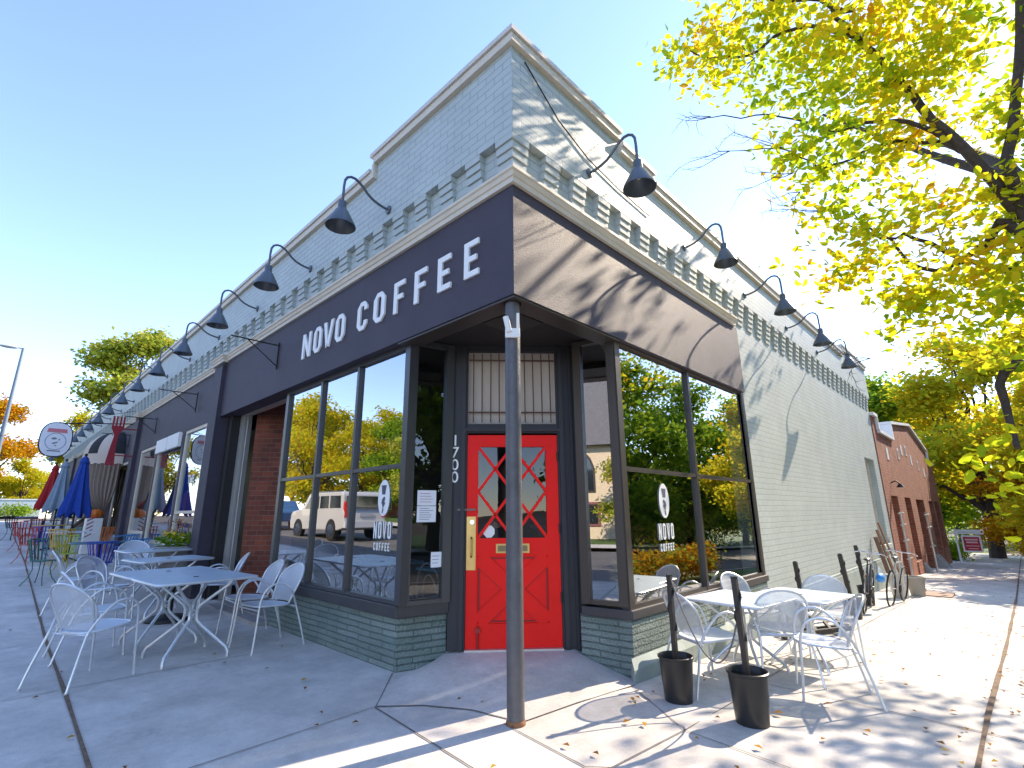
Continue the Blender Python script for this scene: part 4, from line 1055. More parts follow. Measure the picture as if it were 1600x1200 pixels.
def drape(a0, a1, tie, name='drape'):
    mb = MB(); vs = []; n2 = 60; rows = 14
    for i in range(rows+1):
        q = i/rows; z = zb-.28-q*(zb-.28-.75); zt = 1.35
        pinch = 1-.80*math.exp(-((z-zt)/.42)**2) if z > zt else (1-.80*math.exp(-((z-zt)/.28)**2))
        for k in range(n2+1):
            f = k/n2; a = a0+(a1-a0)*(tie+(f-tie)*pinch); fold = .035*sin(f*60)*(.5+.5*pinch)
            vs.append(((R*.97+fold)*cos(a), (.75+fold)*sin(a), z))
    for i in range(rows):
        for k in range(n2): p = i*(n2+1)+k; mb.f.append((p, p+1, p+n2+2, p+n2+1)); mb.mi.append(0)
    mb.v = vs; return mb.build(name, flat('brown_drape', (.30,.23,.18), .9), t, smooth=True)
drape(radians(288), radians(358), .80); drape(radians(182), radians(252), .20)
MB().tube([(R*.93,-.05,.5),(R*.93,-.05,zb-.2)], .022, 10).build('support_pole', M['cream'], t); MB().tube([(-R*.93,-.05,.5),(-R*.93,-.05,zb-.2)], .022, 10).build('support_pole', M['cream'], t)
t = thing('fork_sign', 'giant dark red fork hung as a sign from the second pilaster', 'sign', (-13.4, -.46, 2.50))
F = lambda u, v, w_: (w_, -u, v)
mb = MB(); redm = basic('fork_red', (.30,.008,.025), .35, coat=.3)
mb.prism([(-.055,.06),(-.075,.0),(.13,.0),(.095,.36),(.045,.75),(.125,.92),(.125,1.22),(.085,1.22),(.085,.98),(.058,.98),(.058,1.22),(.02,1.22),(.02,.98),(-.02,.98),(-.02,1.22),(-.058,1.22),(-.058,.98),(-.085,.98),(-.085,1.22),(-.125,1.22),(-.125,.92),(-.035,.75),(-.03,.4)], F, -.02, .02)
mb.build('fork', redm, t)
for z in (.92, .25): MB().tube([(0,0,z),(0,.40,z)], .016, 8).build('bracket_rod', redm, t)
t = thing('oval_shop_sign', 'white oval hanging sign with a red banner and black rim', 'sign', (-14.0, -1.53, 3.10))
F = lambda u, v, w_: (w_, -u, v)
def oval(a, b, p=2.6, n=44): return [(a*math.copysign(abs(cos(2*pi*k/n))**(2/p), cos(2*pi*k/n)), b*math.copysign(abs(sin(2*pi*k/n))**(2/p), sin(2*pi*k/n))) for k in range(n)]
MB().prism(oval(.285,.40), F, -.02, .02).build('panel', flat('sign_white', (.78,.77,.78)), t)
MB().tube([(0, -u, v) for u, v in oval(.29,.405)], .020, 7, closed=True).build('rim', M['blackm'], t, smooth=True)
bn = MB().prism([(.17,.26),(-.17,.26),(-.19,.17),(-.15,.165),(.15,.165),(.19,.17)], F, .021, .024).build('banner', flat('banner_red', (.62,.18,.20)), t)
MB().tube([(.024, -u, v-.05) for u, v in oval(.19,.20,2)], .006, 5, closed=True).build('ring_mark', flat('sign_grey', (.15,.2,.28)), t)
MB().prism([(.12,-.27),(-.12,-.27),(-.12,-.29),(.12,-.29)], F, .021, .024).build('underline_mark', M['ink'], t)
mk = MB()
for p_ in (((-.09,.05),(-.04,.08),(.02,.06),(.0,.03),(-.06,.02)), ((.04,.03),(.09,.06),(.06,.0)), ((-.07,-.06),(-.01,-.04),(.05,-.02),(.03,-.06),(-.03,-.09)), ((-.02,-.12),(.03,-.10),(.02,-.14))): mk.prism([(-u, v-.03) for u, v in p_], F, .021, .0245)
mk.build('emblem', flat('emblem_grey', (.2,.2,.22)), t)
MB().tube([(0,0,.40),(0,1.45,.55)], .014, 7).tube([(0,.0,.41),(0,1.45,.9)], .006, 5).build('hanging_arm', M['blackm'], t)
MB().tube([(.0,-.30,-.03),(.0,-1.6,.02)], .006, 5).build('stay_wire', M['blackm'], t)
# ================================================================== STREET LAMP
t = thing('street_lamp', 'tall grey tapered street lamp far up the left street', 'street lamp', (-30, -2.45, g(-30,0)))
MB().tube([(0,0,0),(0,0,.3),(0,0,4),(0,0,8.15)], [.13,.11,.085,.05], 12).build('pole', flat('lamp_pole', (.16,.19,.22), .4), t, smooth=True)
mb = MB(); mb.tube([(0,0,8.1),(.0,-.10,8.13),(0,-.2,8.13)], .04, 8); mb.ball((0,-.50,8.11), (.15,.34,.075), 14, 8); mb.build('lamp_head', flat('lamp_head_grey', (.45,.46,.46), .4), t, smooth=True)
# ================================================================== PLANTER WITH FLOWERS
def leaf_blob(mb, c, r, n, s, zf=1.0, flat_=.35):
    for _ in range(n):
        v = Vector((random.gauss(0,1), random.gauss(0,1), random.gauss(0,1))).normalized()*(random.random()**.4)
        p = Vector((c[0]+v.x*r[0], c[1]+v.y*r[1], c[2]+v.z*r[2]))
        a = Vector((random.gauss(0,1), random.gauss(0,1), random.gauss(0,flat_))).normalized(); b = a.cross(Vector((random.gauss(0,.6), random.gauss(0,.6), 1))).normalized()
        q = s*random.uniform(.6, 1.3)
        mb.add([p-a*q*.5, p+b*q*.28+Vector((0,0,q*.06)), p+a*q*.5, p-b*q*.28+Vector((0,0,q*.06))], [(0,1,2,3)])
t = thing('flower_planter', 'round grey planter with yellow flowers and green leaves before the charcoal pilaster', 'planter', (-7.55, -.12, g(-7.55,0)))
MB().lathe([(.0,0),(.24,0),(.32,.62),(.345,.70),(.33,.72),(.30,.70),(.0,.66)], n=30, cap=False).build('pot', basic('planter_grey', (.22,.21,.20), .8, noise=.2), t, smooth=True)
mb = MB(); leaf_blob(mb, (0,0,.80), (.34,.34,.14), 700, .07); mb.build('foliage', M['leaf_green'], t)
mb = MB(); leaf_blob(mb, (-.12,-.15,.90), (.15,.12,.07), 60, .06); leaf_blob(mb, (.2,-.1,.88), (.1,.1,.05), 25, .06); mb.build('flowers', flat('yellow_flower', (.75,.50,.02), .7), t)
mb = MB(); leaf_blob(mb, (-.25,0,.98), (.16,.16,.16), 160, .04); mb.build('dried_flowers', M['leaf_litter'], t)
# pumpkins and striped crate by the awning
t = thing('striped_crate', 'white crate with slanting dark stripes by the brown drape', 'crate', (-14.9, -.40, g(-14.9,0)))
MB().box(-.17,.17,-.17,.17,0,.88).build('crate', M['white'], t, bevel=.01)
mb = MB()
for k in range(5): mb.prism([(-.15,.40+.1*k),(-.02,.48+.1*k),(-.02,.51+.1*k),(-.15,.43+.1*k)], lambda u, v, w_: (w_, u, v), .1702, .172)
mb.build('stripes', flat('stripe_red', (.25,.05,.08)), t)
t = thing('pumpkin', 'orange pumpkin on top of the striped crate', 'pumpkin', (-14.9, -.40, g(-14.9,0)+.88))
vs = []; mb = MB(); nn = 40
mb.ball((0,0,.11), (.17,.17,.12), nn, 10)
mb.v = [(x*(1+.06*cos(9*math.atan2(y, x))), y*(1+.06*cos(9*math.atan2(y, x))), z) for x, y, z in mb.v]
mb.build('gourd', flat('pumpkin_orange', (.70,.16,.01), .45), t, smooth=True); MB().tube([(0,0,.21),(.01,0,.27)], .015, 6).build('stem', flat('stem', (.10,.10,.03)), t)

# ================================================================== WINDOW DISPLAY POTS AND INTERIOR
def succ(t, r, h):
    mb = MB(); leaf_blob(mb, (.02,0,h+.03), (r*1.0,r*1.0,.07), 160, .07); leaf_blob(mb, (r*1.0,-.02,h*.5), (.06,.06,.08), 60, .06); mb.build('succulent', M['leaf_pale'], t)
def herb(t, r, h):
    mb = MB()
    for k in range(16):
        a = random.uniform(0, 2*pi); q = random.uniform(.06,.15); z = h+random.uniform(.08,.30); mb.tube([(0,0,h*.9),(q*.5*cos(a),q*.5*sin(a),(h+z)/2),(q*cos(a),q*sin(a),z)], .003, 4)
    mb.build('stems', flat('stem_green', (.10,.14,.04)), t)
    mb = MB(); leaf_blob(mb, (0,0,h+.17), (.15,.15,.15), 420, .045); mb.build('leaves', M['leaf_pale'], t)
pot(-1.86, .38, .085, .10, M['terracotta'], 'terracotta bowl of succulents inside the left shop window', succ, .44)
pot(-.36, 1.86, .075, .15, M['white'], 'white pot of pale leafy stems inside the right window corner', herb, .42)
pot(-.55, 1.95, .05, .06, M['terracotta'], 'small saucer of green sprigs beside the white pot', succ, .42)
for k, (x, y) in enumerate(((-3.0,.42),(-2.55,.46),(-2.3,.40))):
    tag(MB().box(x-.11, x+.11, y-.07, y+.07, .442+.001*k, .455+.012*k).build('booklet', M['paper'], None), ('flat white booklet on the window ledge behind the middle pane', 'thin stack of papers on the window ledge', 'thicker white book on the ledge near the terracotta bowl')[k], 'paper')
def dark_table(x, y, label):
    t = thing('indoor_table', label, 'table', (x, y, .03), 0, 'indoor tables behind the glass', .9)
    MB().box(-.4,.4,-.3,.3,.72,.75).build('tabletop', basic('indoor_blue_top', (.05,.16,.22), .3), t); MB().lathe([(.25,0),(.25,.02),(.03,.05),(.03,.72)], n=16).build('pedestal', M['blackm'], t)
def dark_chair(x, y, rz, label):
    t = thing('indoor_chair', label, 'chair', (x, y, .03), rz, 'bentwood chairs behind the glass', .9)
    MB().lathe([(.0,.44),(.20,.44),(.20,.46),(.0,.46)], n=20, cap=False).build('seat', M['black'], t)
    for sx in (-1,1):
        for sy in (-1,1): MB().tube([(.13*sx,.13*sy,.44),(.17*sx,.18*sy,0)], .012, 6).build('leg', M['black'], t)
    MB().tube([(.18*cos(a), -.17-.08*sin(a), .45+.42*sin(a)) for a in [pi*k/14 for k in range(15)]], .011, 6).build('back_hoop', flat('hoop_grey', (.12,.13,.15), .3), t, smooth=True)
    MB().tube([(.10*cos(a), -.17-.05*sin(a), .45+.30*sin(a)) for a in [pi*k/10 for k in range(11)]], .008, 6).build('inner_hoop', flat('hoop_grey', (.12,.13,.15), .3), t, smooth=True)
for i, (x, y) in enumerate(((-2.2,1.3),(-3.5,1.3),(-2.6,2.8))): dark_table(x, y, ('indoor table nearest the corner behind the left window', 'indoor table behind the leftmost panes', 'indoor table deeper in the dark room')[i])
for i, (x, y, r) in enumerate(((-2.9,1.1,-1.6),(-1.95,.9,.3),(-3.0,.95,1.6),(-4.0,1.2,-1.6),(-3.4,.8,.1))): dark_chair(x, y, r, ('bentwood chair left of the nearest indoor table','bentwood chair against the glass near the corner','bentwood chair between the two indoor tables','bentwood chair at the far left of the window','bentwood chair with its back to the middle pane')[i])
t = thing('paper_lantern', 'red round lantern glimpsed through the door glass', 'lantern', (-1.35, 3.2, 1.70)); MB().ball((0,0,0), (.12,.12,.15)).build('shade', flat('lantern_red', (.6,.06,.02)), t, smooth=True); MB().tube([(0,0,.15),(0,0,1.5)], .004, 4).build('cord', M['blackm'], t)
t = thing('red_wall_sign', 'small dark red plate seen through the narrow side glass', 'sign', (-2.3, 1.5, 1.7)); MB().box(-.16,.16,0,.02,0,.07).build('plate', flat('plate_red', (.5,.02,.02)), t); MB().box(-.05,.05,0,.02,-.22,-.14).build('lower_plate', flat('plate_red2', (.6,.02,.02)), t)
# ================================================================== PEOPLE
def person(label, loc, rz, top, legs, skinm=M['skin'], sc=.95, arm=0.0):
    t = thing('person', label, 'person', loc, rz, None, sc)
    def skin(name, V, Ed, R, mat, par):
        me = bpy.data.meshes.new(name); me.from_pydata([v for v in V], Ed, []); o = bpy.data.objects.new(name, me); COL.objects.link(o); o.parent = par
        me.materials.append(mat); sk = o.modifiers.new('skin', 'SKIN')
        for i, r in enumerate(R): me.skin_vertices[0].data[i].radius = (r, r)
        me.skin_vertices[0].data[0].use_root = True
        su = o.modifiers.new('sub', 'SUBSURF'); su.levels = 2; su.render_levels = 2; return o
    # seated body, one surface: pelvis .48
    V = [(0,0,.50),(0,-.01,.66),(0,.0,.84),(0,.02,.98),(0,.035,1.07),(0,.05,1.20)]; E = [(0,1),(1,2),(2,3),(3,4),(4,5)]; R = [.15,.14,.15,.075,.055,.09]
    for s in (-1,1):
        b = len(V); V += [(.09*s,.04,.50),(.11*s,.42,.50),(.11*s,.44,.28),(.11*s,.42,.06),(.11*s,.55,.03)]; E += [(0,b),(b,b+1),(b+1,b+2),(b+2,b+3),(b+3,b+4)]; R += [.09,.065,.055,.038,.035]
        b = len(V); V += [(.18*s,.0,.94),(.23*s,.06,.72),(.17*s,.30,.74),(.15*s,.36,.75)]; E += [(2,b),(b,b+1),(b+1,b+2),(b+2,b+3)]; R += [.06,.045,.032,.026]
        hb = len(V)-1
        for f in range(5):
            o = (-.03+.015*f); i = len(V); ln = (.055,.075,.08,.075,.06)[f]
            V += [(.15*s+o, .40, .75), (.15*s+o*1.25, .40+ln*.5, .755), (.15*s+o*1.3, .40+ln, .735)]; E += [(hb, i), (i, i+1), (i+1, i+2)]; R += [.009,.008,.007]
    body = skin('body', V, E, R, legs, t)
    skin('head', [(0,.045,1.10),(0,.05,1.18),(0,.06,1.25),(0,.055,1.30)], [(0,1),(1,2),(2,3)], [.05,.072,.085,.06], skinm, body) 
    MB().ball((0,.135,1.205), (.013,.02,.02), 8, 6).ball((-.085,.05,1.20), (.012,.02,.03), 8, 6).ball((.085,.05,1.20), (.012,.02,.03), 8, 6).build('face', skinm, body, smooth=True)
    MB().ball((-.032,.128,1.225), (.012,.008,.008), 8, 6).ball((.032,.128,1.225), (.012,.008,.008), 8, 6).ball((0,.125,1.155), (.025,.008,.006), 8, 6).build('eyes_and_mouth', M['ink'], body)
    MB().ball((0,.03,1.255), (.098,.105,.09), 14, 10).build('hair', flat('dark_hair', (.03,.02,.015), .8), body, smooth=True)
    skin('jacket', [(0,0,.55),(0,-.01,.68),(0,.0,.86),(0,.01,.96),(-.19,.0,.93),(-.24,.06,.72),(-.18,.24,.735),(.19,.0,.93),(.24,.06,.72),(.18,.24,.735)], [(0,1),(1,2),(2,3),(2,4),(4,5),(5,6),(2,7),(7,8),(8,9)], [.165,.155,.165,.08,.07,.055,.042,.07,.055,.042], top, body)
    return t
person('person in dark clothes seated in the brick recess behind the silver chairs', (-5.25, .98, .05), radians(100), flat('dark_jacket', (.03,.03,.04), .8), M['skin'])
person('person in a blue jacket seated inside behind the left shop window', (-1.95, 1.75, .03), radians(175), flat('blue_jacket', (.02,.07,.25), .8), flat('dark_trousers', (.03,.03,.05), .8))
# ================================================================== BRICK BUILDING ON THE RIGHT
BB = thing('brick_garage_building', 'orange brick building with stepped gable and tall dark openings beyond the painted wall', 'building')
Yb0, Yb1 = 14.32, 28.0
def Fb(u, v, z): return (-.05-v, u, z)     # u along y, v into the wall
ops = [(15.15,16.30,-.9,1.68),(17.6,18.85,-.25,1.67),(20.1,22.2,-.9,1.64),(23.7,25.2,-.3,1.62),(25.7,27.3,-.3,1.62)]
mb = MB(); xs = [Yb0]
for a, b, q0, q1 in ops: xs += [a, b]
xs.append(Yb1)
for i in range(0, len(xs), 2): mb.box(xs[i], xs[i+1], 0, .3, -2, 1.68, Fb)
for a, b, q0, q1 in ops:
    if q0 > -.8: mb.box(a, b, -.03, .3, -2, q0, Fb)
    if q1 < 1.68: mb.box(a, b, 0, .3, q1, 1.68, Fb)
mb.prism([(Yb0,1.68),(Yb1,1.68),(Yb1,3.25),(26.3,3.25),(26.3,3.75),(21.8,4.40),(17.3,3.95),(17.3,3.42),(14.9,3.42),(14.9,3.85),(Yb0,3.85)], lambda u, z, v: Fb(u, v, z), 0, .3)
mb.box(Yb1-.3, Yb1, .3, 9, -2, 3.2, Fb)
mb.build('brick_wall', M['brick_bldg'], BB)
mb = MB()
top = [(Yb0,3.85),(14.9,3.85),(14.9,3.42),(17.3,3.42),(17.3,3.95),(21.8,4.40),(26.3,3.75),(26.3,3.25),(Yb1,3.25)]
for p, q in zip(top[:-1], top[1:]): mb.bar(Fb(p[0], .12, p[1]+.04), Fb(q[0], .12, q[1]+.04), .40, .09) if abs(p[0]-q[0]) > .01 else mb.box(p[0]-.04, p[0]+.06, -.07, .30, min(p[1], q[1])+.09, max(p[1], q[1])-.01, Fb)
mb.build('stone_coping', M['white'], BB)
MB().box(Yb0, Yb1-.3, .32, 9, 2.9, 3.0, Fb).build('roof', M['soffit'], BB)
MB().box(Yb0, Yb1-.3, 2.5, 2.6, -2, 2.9, Fb).build('inner_wall', M['interior'], BB)
for a, b, q0, q1 in ops:
    mb = MB()
    for k in range(1, 4): mb.box(a+(b-a)*k/4-.02, a+(b-a)*k/4+.02, .20, .24, q0 if q0 > -.8 else -1.2, q1, Fb)
    for z in (.35, 1.0): mb.box(a, b, .195, .245, z-.02, z+.02, Fb)
    f = mb.build('window_frame', M['trim_brown'], BB)
    MB().add([Fb(a, .22, q0 if q0 > -.8 else -1.2), Fb(b, .22, q0 if q0 > -.8 else -1.2), Fb(b, .22, q1), Fb(a, .22, q1)], [(0,1,2,3)]).build('pane', glassmat('garage_glass', .05, (.5,.45,.4)), f)
for (u, z) in ((15.9,2.9),(18.0,3.05),(18.9,3.25),(19.9,3.3),(20.9,3.05),(22.6,2.95),(24.2,2.75)): MB().box(u-.13, u+.13, -.015, .0, z-.18, z+.18, Fb).build('inlaid_stone', M['white'], BB)
for (u, z) in ((18.0,3.05),(19.9,3.3),(22.6,2.95)): MB().box(u-.07, u+.07, -.018, -.0155, z-.11, z+.11, Fb).build('inlaid_brick', M['brick_bldg'], BB)
mb = MB()
for u in (19.2, 22.9, 23.5): mb.add([(-.05, u-.25, -1.1), (.45, u-.25, -1.1), (.45, u+.1, -1.1), (-.05, u+.1, -1.1), (-.05, u-.25, -.35), (-.05, u+.1, -.35)], [(0,1,2,3),(0,4,1),(3,2,5),(1,4,5,2),(0,3,5,4)])
mb.build('concrete_buttress', M['concrete2'], BB)
t = thing('wall_light', 'small dark hooded light above the first opening of the brick building', 'wall lamp', (-.05, 15.6, 1.95)); MB().tube([(0,0,.1),(.12,0,.14),(.2,0,.06)], .02, 8).lathe([(.03,.06),(.10,-.04)], c=(.2,0,0), n=14).build('hood', M['blackm'], t, smooth=True)
# white rails standing at the openings
t = thing('pipe_rail', 'pale metal pipe with cross arms at the first brick opening', 'rail', (.15, 14.7, g(0,14.7)))
mb = MB(); mb.tube([(0,0,0),(0,0,1.75)], .03, 8)
for z in (.55, 1.0, 1.4, 1.7): mb.tube([(-.02,-.14,z),(.05,.16,z+.02)], .022, 6)
mb.build('pipe', M['alu'], t)
t = thing('pipe_rail', 'pale metal pipe with cross arms at the middle brick opening', 'rail', (.2, 19.6, g(0,19.6)))
mb = MB(); mb.tube([(0,0,0),(0,0,1.9)], .035, 8)
for z in (.8, 1.4, 1.8): mb.tube([(-.02,-.2,z),(.05,.22,z+.02)], .028, 6)
mb.build('pipe', M['alu'], t)
# ---- estate sign on the lawn
t = thing('yard_sign', 'red and white yard sign hanging from a white post on the lawn', 'sign', (.15, 29.5, g(0,29.5)-.03), radians(4), None, .85)
MB().bar((0,0,0),(0,0,1.75), .09, .09).build('post', M['white'], t); MB().bar((-.25,0,1.52),(1.15,0,1.52), .08, .08).build('arm', M['white'], t)
pn = MB().box(.20, 1.0, -.02, .02, .55, 1.42).build('panel', M['white'], t); MB().box(.27, .93, -.024, -.0205, .63, 1.34).build('red_field', flat('sign_red', (.45,.01,.03)), pn)
mb = MB()
for z, a, b in ((1.16,.34,.86),(1.02,.38,.84),(.86,.33,.88),(.72,.42,.82)): mb.box(a, b, -.028, -.0242, z, z+(.08 if z > 1 else .035))
mb.build('print', flat('sign_pink', (.72,.45,.46)), pn)
MB().box(.05,1.05,-.02,.02,1.57,1.72).build('rider_board', M['white'], t)

# ================================================================== TREES
def leaves(n, blobs, size, rng_, droop=.2, k=4):
    """blobs: (centre, radii, weight). rhombic leaves, folded a little"""
    W_ = np.array([b[2] for b in blobs], float); W_ /= W_.sum(); ids = rng_.choice(len(blobs), n, p=W_)
    C_ = np.array([b[0] for b in blobs])[ids]; R_ = np.array([b[1] for b in blobs])[ids]
    d = rng_.normal(size=(n,3)); d /= np.linalg.norm(d, axis=1)[:,None]; rad = rng_.random(n)**.45
    # pull leaves into small sprays so that gaps open between them
    p = C_+R_*d*rad[:,None]
    kk = max(8, n//17); sp = p[rng_.integers(0, n, kk)]; own = rng_.integers(0, kk, n)
    near = sp[own]; sprd = np.mean(R_, axis=1)[:,None]*.10+size*.95
    use = rng_.random(n) < .93
    q = near+rng_.normal(size=(n,3))*sprd*np.array([1,1,.6]); p[use] = q[use]
    a = rng_.normal(size=(n,3)); a[:,2] = a[:,2]*.6-droop; a /= np.linalg.norm(a, axis=1)[:,None]
    u = rng_.normal(size=(n,3))*.8+np.array([0,0,1.0]); b = np.cross(a, u); b /= np.linalg.norm(b, axis=1)[:,None]; nn = np.cross(a, b)
    s = size*rng_.uniform(.55, 1.3, n)[:,None]
    if k == 8:      # a pointed oval leaf, folded on its midrib
        out = [(-.5,0,0),(-.34,.20,.05),(-.05,.30,.08),(.28,.19,.05),(.58,0,-.02),(.28,-.19,.05),(-.05,-.30,.08),(-.34,-.20,.05)]
        return np.stack([p+a*s*x+b*s*y+nn*s*z for x, y, z in out], 1).reshape(-1,3)
    v0 = p-a*s*.5; v1 = p+b*s*.33-a*s*.08+nn*s*.06; v2 = p+a*s*.55; v3 = p-b*s*.33-a*s*.08+nn*s*.06
    return np.stack([v0,v1,v2,v3], 1).reshape(-1,3)
def leaf_obj(name, V, mat, parent, k=4):
    n = len(V)//k; me = bpy.data.meshes.new(name); me.vertices.add(len(V)); me.vertices.foreach_set('co', V.astype(np.float32).ravel())
    me.loops.add(n*k); me.polygons.add(n); me.loops.foreach_set('vertex_index', np.arange(n*k, dtype=np.int32)); me.polygons.foreach_set('loop_start', np.arange(0, n*k, k, dtype=np.int32))
    me.polygons.foreach_set('loop_total', np.full(n, k, dtype=np.int32)); me.update(calc_edges=True)
    me.materials.append(mat); o = bpy.data.objects.new(name, me); COL.objects.link(o); o.parent = parent; return o
def limb(mb, p, q, r0, r1, rng_, wig=.08, n=7):
    p, q = np.array(p, float), np.array(q, float); L_ = np.linalg.norm(q-p); P = []
    for i in range(n+1):
        t_ = i/n; P.append(tuple(p+(q-p)*t_+rng_.normal(size=3)*wig*L_*.25*(0 if i in (0, n) else 1)+np.array([0,0,.12*L_*t_*(1-t_)])))
    mb.tube(P, [r0+(r1-r0)*i/n for i in range(n+1)], 8); return P
def make_tree(label, loc, H, R, mat, seed, size=.22, n=5000, trunk=.22, group=None, low=.28, nb=22, kind='broadleaf_tree'):
    rg = np.random.default_rng(seed); t = thing(kind, label, 'tree', loc, 0, group)
    mb = MB(); th = H*low; limb(mb, (0,0,-.3), (rg.normal()*.1, rg.normal()*.1, th), trunk, trunk*.75, rg, .05)
    blobs = []
    for i in range(nb):
        a = 2*pi*i/nb*2.4+rg.random(); zf = low+.06+(.92-low)*((i+.5)/nb); rr = R*math.sin(pi*min(1, .18+.80*(zf-low)/(1-low)))**.7*rg.uniform(.35, .95)
        c = (rr*cos(a), rr*sin(a), H*zf); br = R*rg.uniform(.20, .40)
        blobs.append((c, (br, br, br*.72), br**2))
        if i % 2 == 0: limb(mb, (0,0,th*rg.uniform(.8,1)+ (c[2]-th)*.25), c, trunk*.38, trunk*.06, rg)
    limb(mb, (0,0,th), (0,0,H*.85), trunk*.7, trunk*.12, rg)
    mb.build('trunk', M['bark'], t, smooth=True)
    leaf_obj('crown', leaves(n, blobs, size, rg), mat, t); return t
def mtree(src, loc, rz, sc, label, mat=None):
    t = dup(src, loc, rz, label, sc)
    if mat:
        for c in t.children:
            if c.name.startswith('crown'):
                c.data = mesh_with(c.data, mat)
    return t
_mm = {}
def mesh_with(me, mat):
    k = (me.name.split('.')[0]+str(me.as_pointer()), mat.name)
    if k not in _mm: q = me.copy(); q.materials.clear(); q.materials.append(mat); _mm[k] = q
    return _mm[k]
# --- the big street tree whose limbs reach in from the right
rg = np.random.default_rng(11)
T = thing('street_tree', 'big yellow green street tree whose limbs hang in from the top right', 'tree')
A3 = lambda px, py, d: tuple(at(px, py, d))
root = (3.45, 4.6, g(0,4.6)); fork = (3.35, 4.3, 2.9)
mb = MB(); limb(mb, (root[0], root[1], root[2]-.2), fork, .24, .19, rg, .03)
mb.build('trunk', M['bark'], T, smooth=True)
limbs = [
 ([fork, A3(1680,470,4.6), A3(1600,345,4.6), A3(1530,262,4.8), A3(1455,185,5.1), A3(1405,125,5.3), A3(1350,72,5.5), A3(1310,30,5.6), A3(1270,-10,5.7)], .068, .016),
 ([fork, A3(1640,430,4.5), A3(1575,250,4.6), A3(1590,140,4.7), A3(1592,0,4.8), A3(1580,-200,5)], .055, .032),
 ([A3(1495,228,4.95), A3(1440,198,5.0), A3(1380,190,5.2), A3(1340,196,5.3), A3(1305,206,5.4), A3(1280,200,5.5)], .026, .010),
 ([A3(1510,240,4.9), A3(1470,225,5.0), A3(1400,222,5.2), A3(1350,238,5.3), A3(1300,260,5.4), A3(1265,255,5.5), A3(1220,232,5.6), A3(1140,236,5.8)], .022, .004),
 ([A3(1352,75,5.5), A3(1315,50,5.6), A3(1260,40,5.7), A3(1210,58,5.8), A3(1170,85,5.9), A3(1110,88,6.0), A3(1060,72,6.1)], .030, .006),
 ([A3(1330,20,5.6), A3(1280,2,5.7), A3(1220,2,5.9), A3(1170,-10,6)], .030, .012),
 ([A3(1300,206,5.4), A3(1240,185,5.6), A3(1180,182,5.7), A3(1110,182,5.8), A3(1070,184,5.9)], .012, .003),
 ([A3(1600,560,4.2), A3(1560,600,4.3), A3(1590,700,4.0)], .05, .02),
 ([A3(1640,470,4.6), A3(1575,345,4.6), A3(1540,380,4.9), A3(1500,410,5.0), A3(1440,420,5.2), A3(1390,380,5.4), A3(1330,330,5.6)], .05, .006),
 ([A3(1580,420,4.6), A3(1500,405,4.9), A3(1430,370,5.1), A3(1380,372,5.3), A3(1300,340,5.5)], .03, .005),
 ([fork, (3.2,5.6,5.0), (2.8,7.0,6.6), (2.4,8.5,7.8)], .12, .03),
 ([fork, (4.2,5.0,5.2), (5.0,6.0,7.0)], .12, .03),
 ([(3.2,5.6,5.0), (2.2,6.3,6.6), (1.2,6.6,8.0)], .07, .02),
]
for P, r0, r1 in limbs:
    Q = []
    for i in range(len(P)-1):
        p0, p1, p2, p3 = [np.array(P[j]) for j in (max(i-1,0), i, i+1, min(i+2, len(P)-1))]
        for q in (0, .33, .67): Q.append(.5*(2*p1+(p2-p0)*q+(2*p0-5*p1+4*p2-p3)*q*q+(3*p1-p0-3*p2+p3)*q**3)+rg.normal(size=3)*.012)
    Q.append(np.array(P[-1])); n = len(Q)
    MB().tube([tuple(v) for v in Q], [r0+(r1-r0)*i/(n-1) for i in range(n)], 8).build('limb', M['bark'], T, smooth=True)
mb = MB()   # bare twigs
def twig(p, d, ln, r, lev):
    P = [tuple(p)]; d = d/np.linalg.norm(d); n = 5
    for i in range(n):
        d = d+rg.normal(size=3)*.16; d /= np.linalg.norm(d); p = p+d*ln/n; P.append(tuple(p))
        if lev and rg.random() < .75: twig(p, d+rg.normal(size=3)*.55, ln*rg.uniform(.3,.5), r*.55, lev-1)
    mb.tube(P, [r*(1-.7*i/n) for i in range(n+1)], 5)
for (x, y, d) in ((1140,236,5.8),(1225,232,5.6),(1250,300,5.5),(1110,182,5.8),(1290,330,5.5),(1240,270,5.5),(1360,560,5.2),(1480,390,5.0),(1180,90,5.9)):
    for _ in range(2): twig(np.array(A3(x, y, d)), -RX*.8+rg.normal(size=3)*.35-UX*.15, rg.uniform(.35,.6), .006, 2)
o = mb.build('twigs', M['bark'], T); o['kind'] = 'stuff'
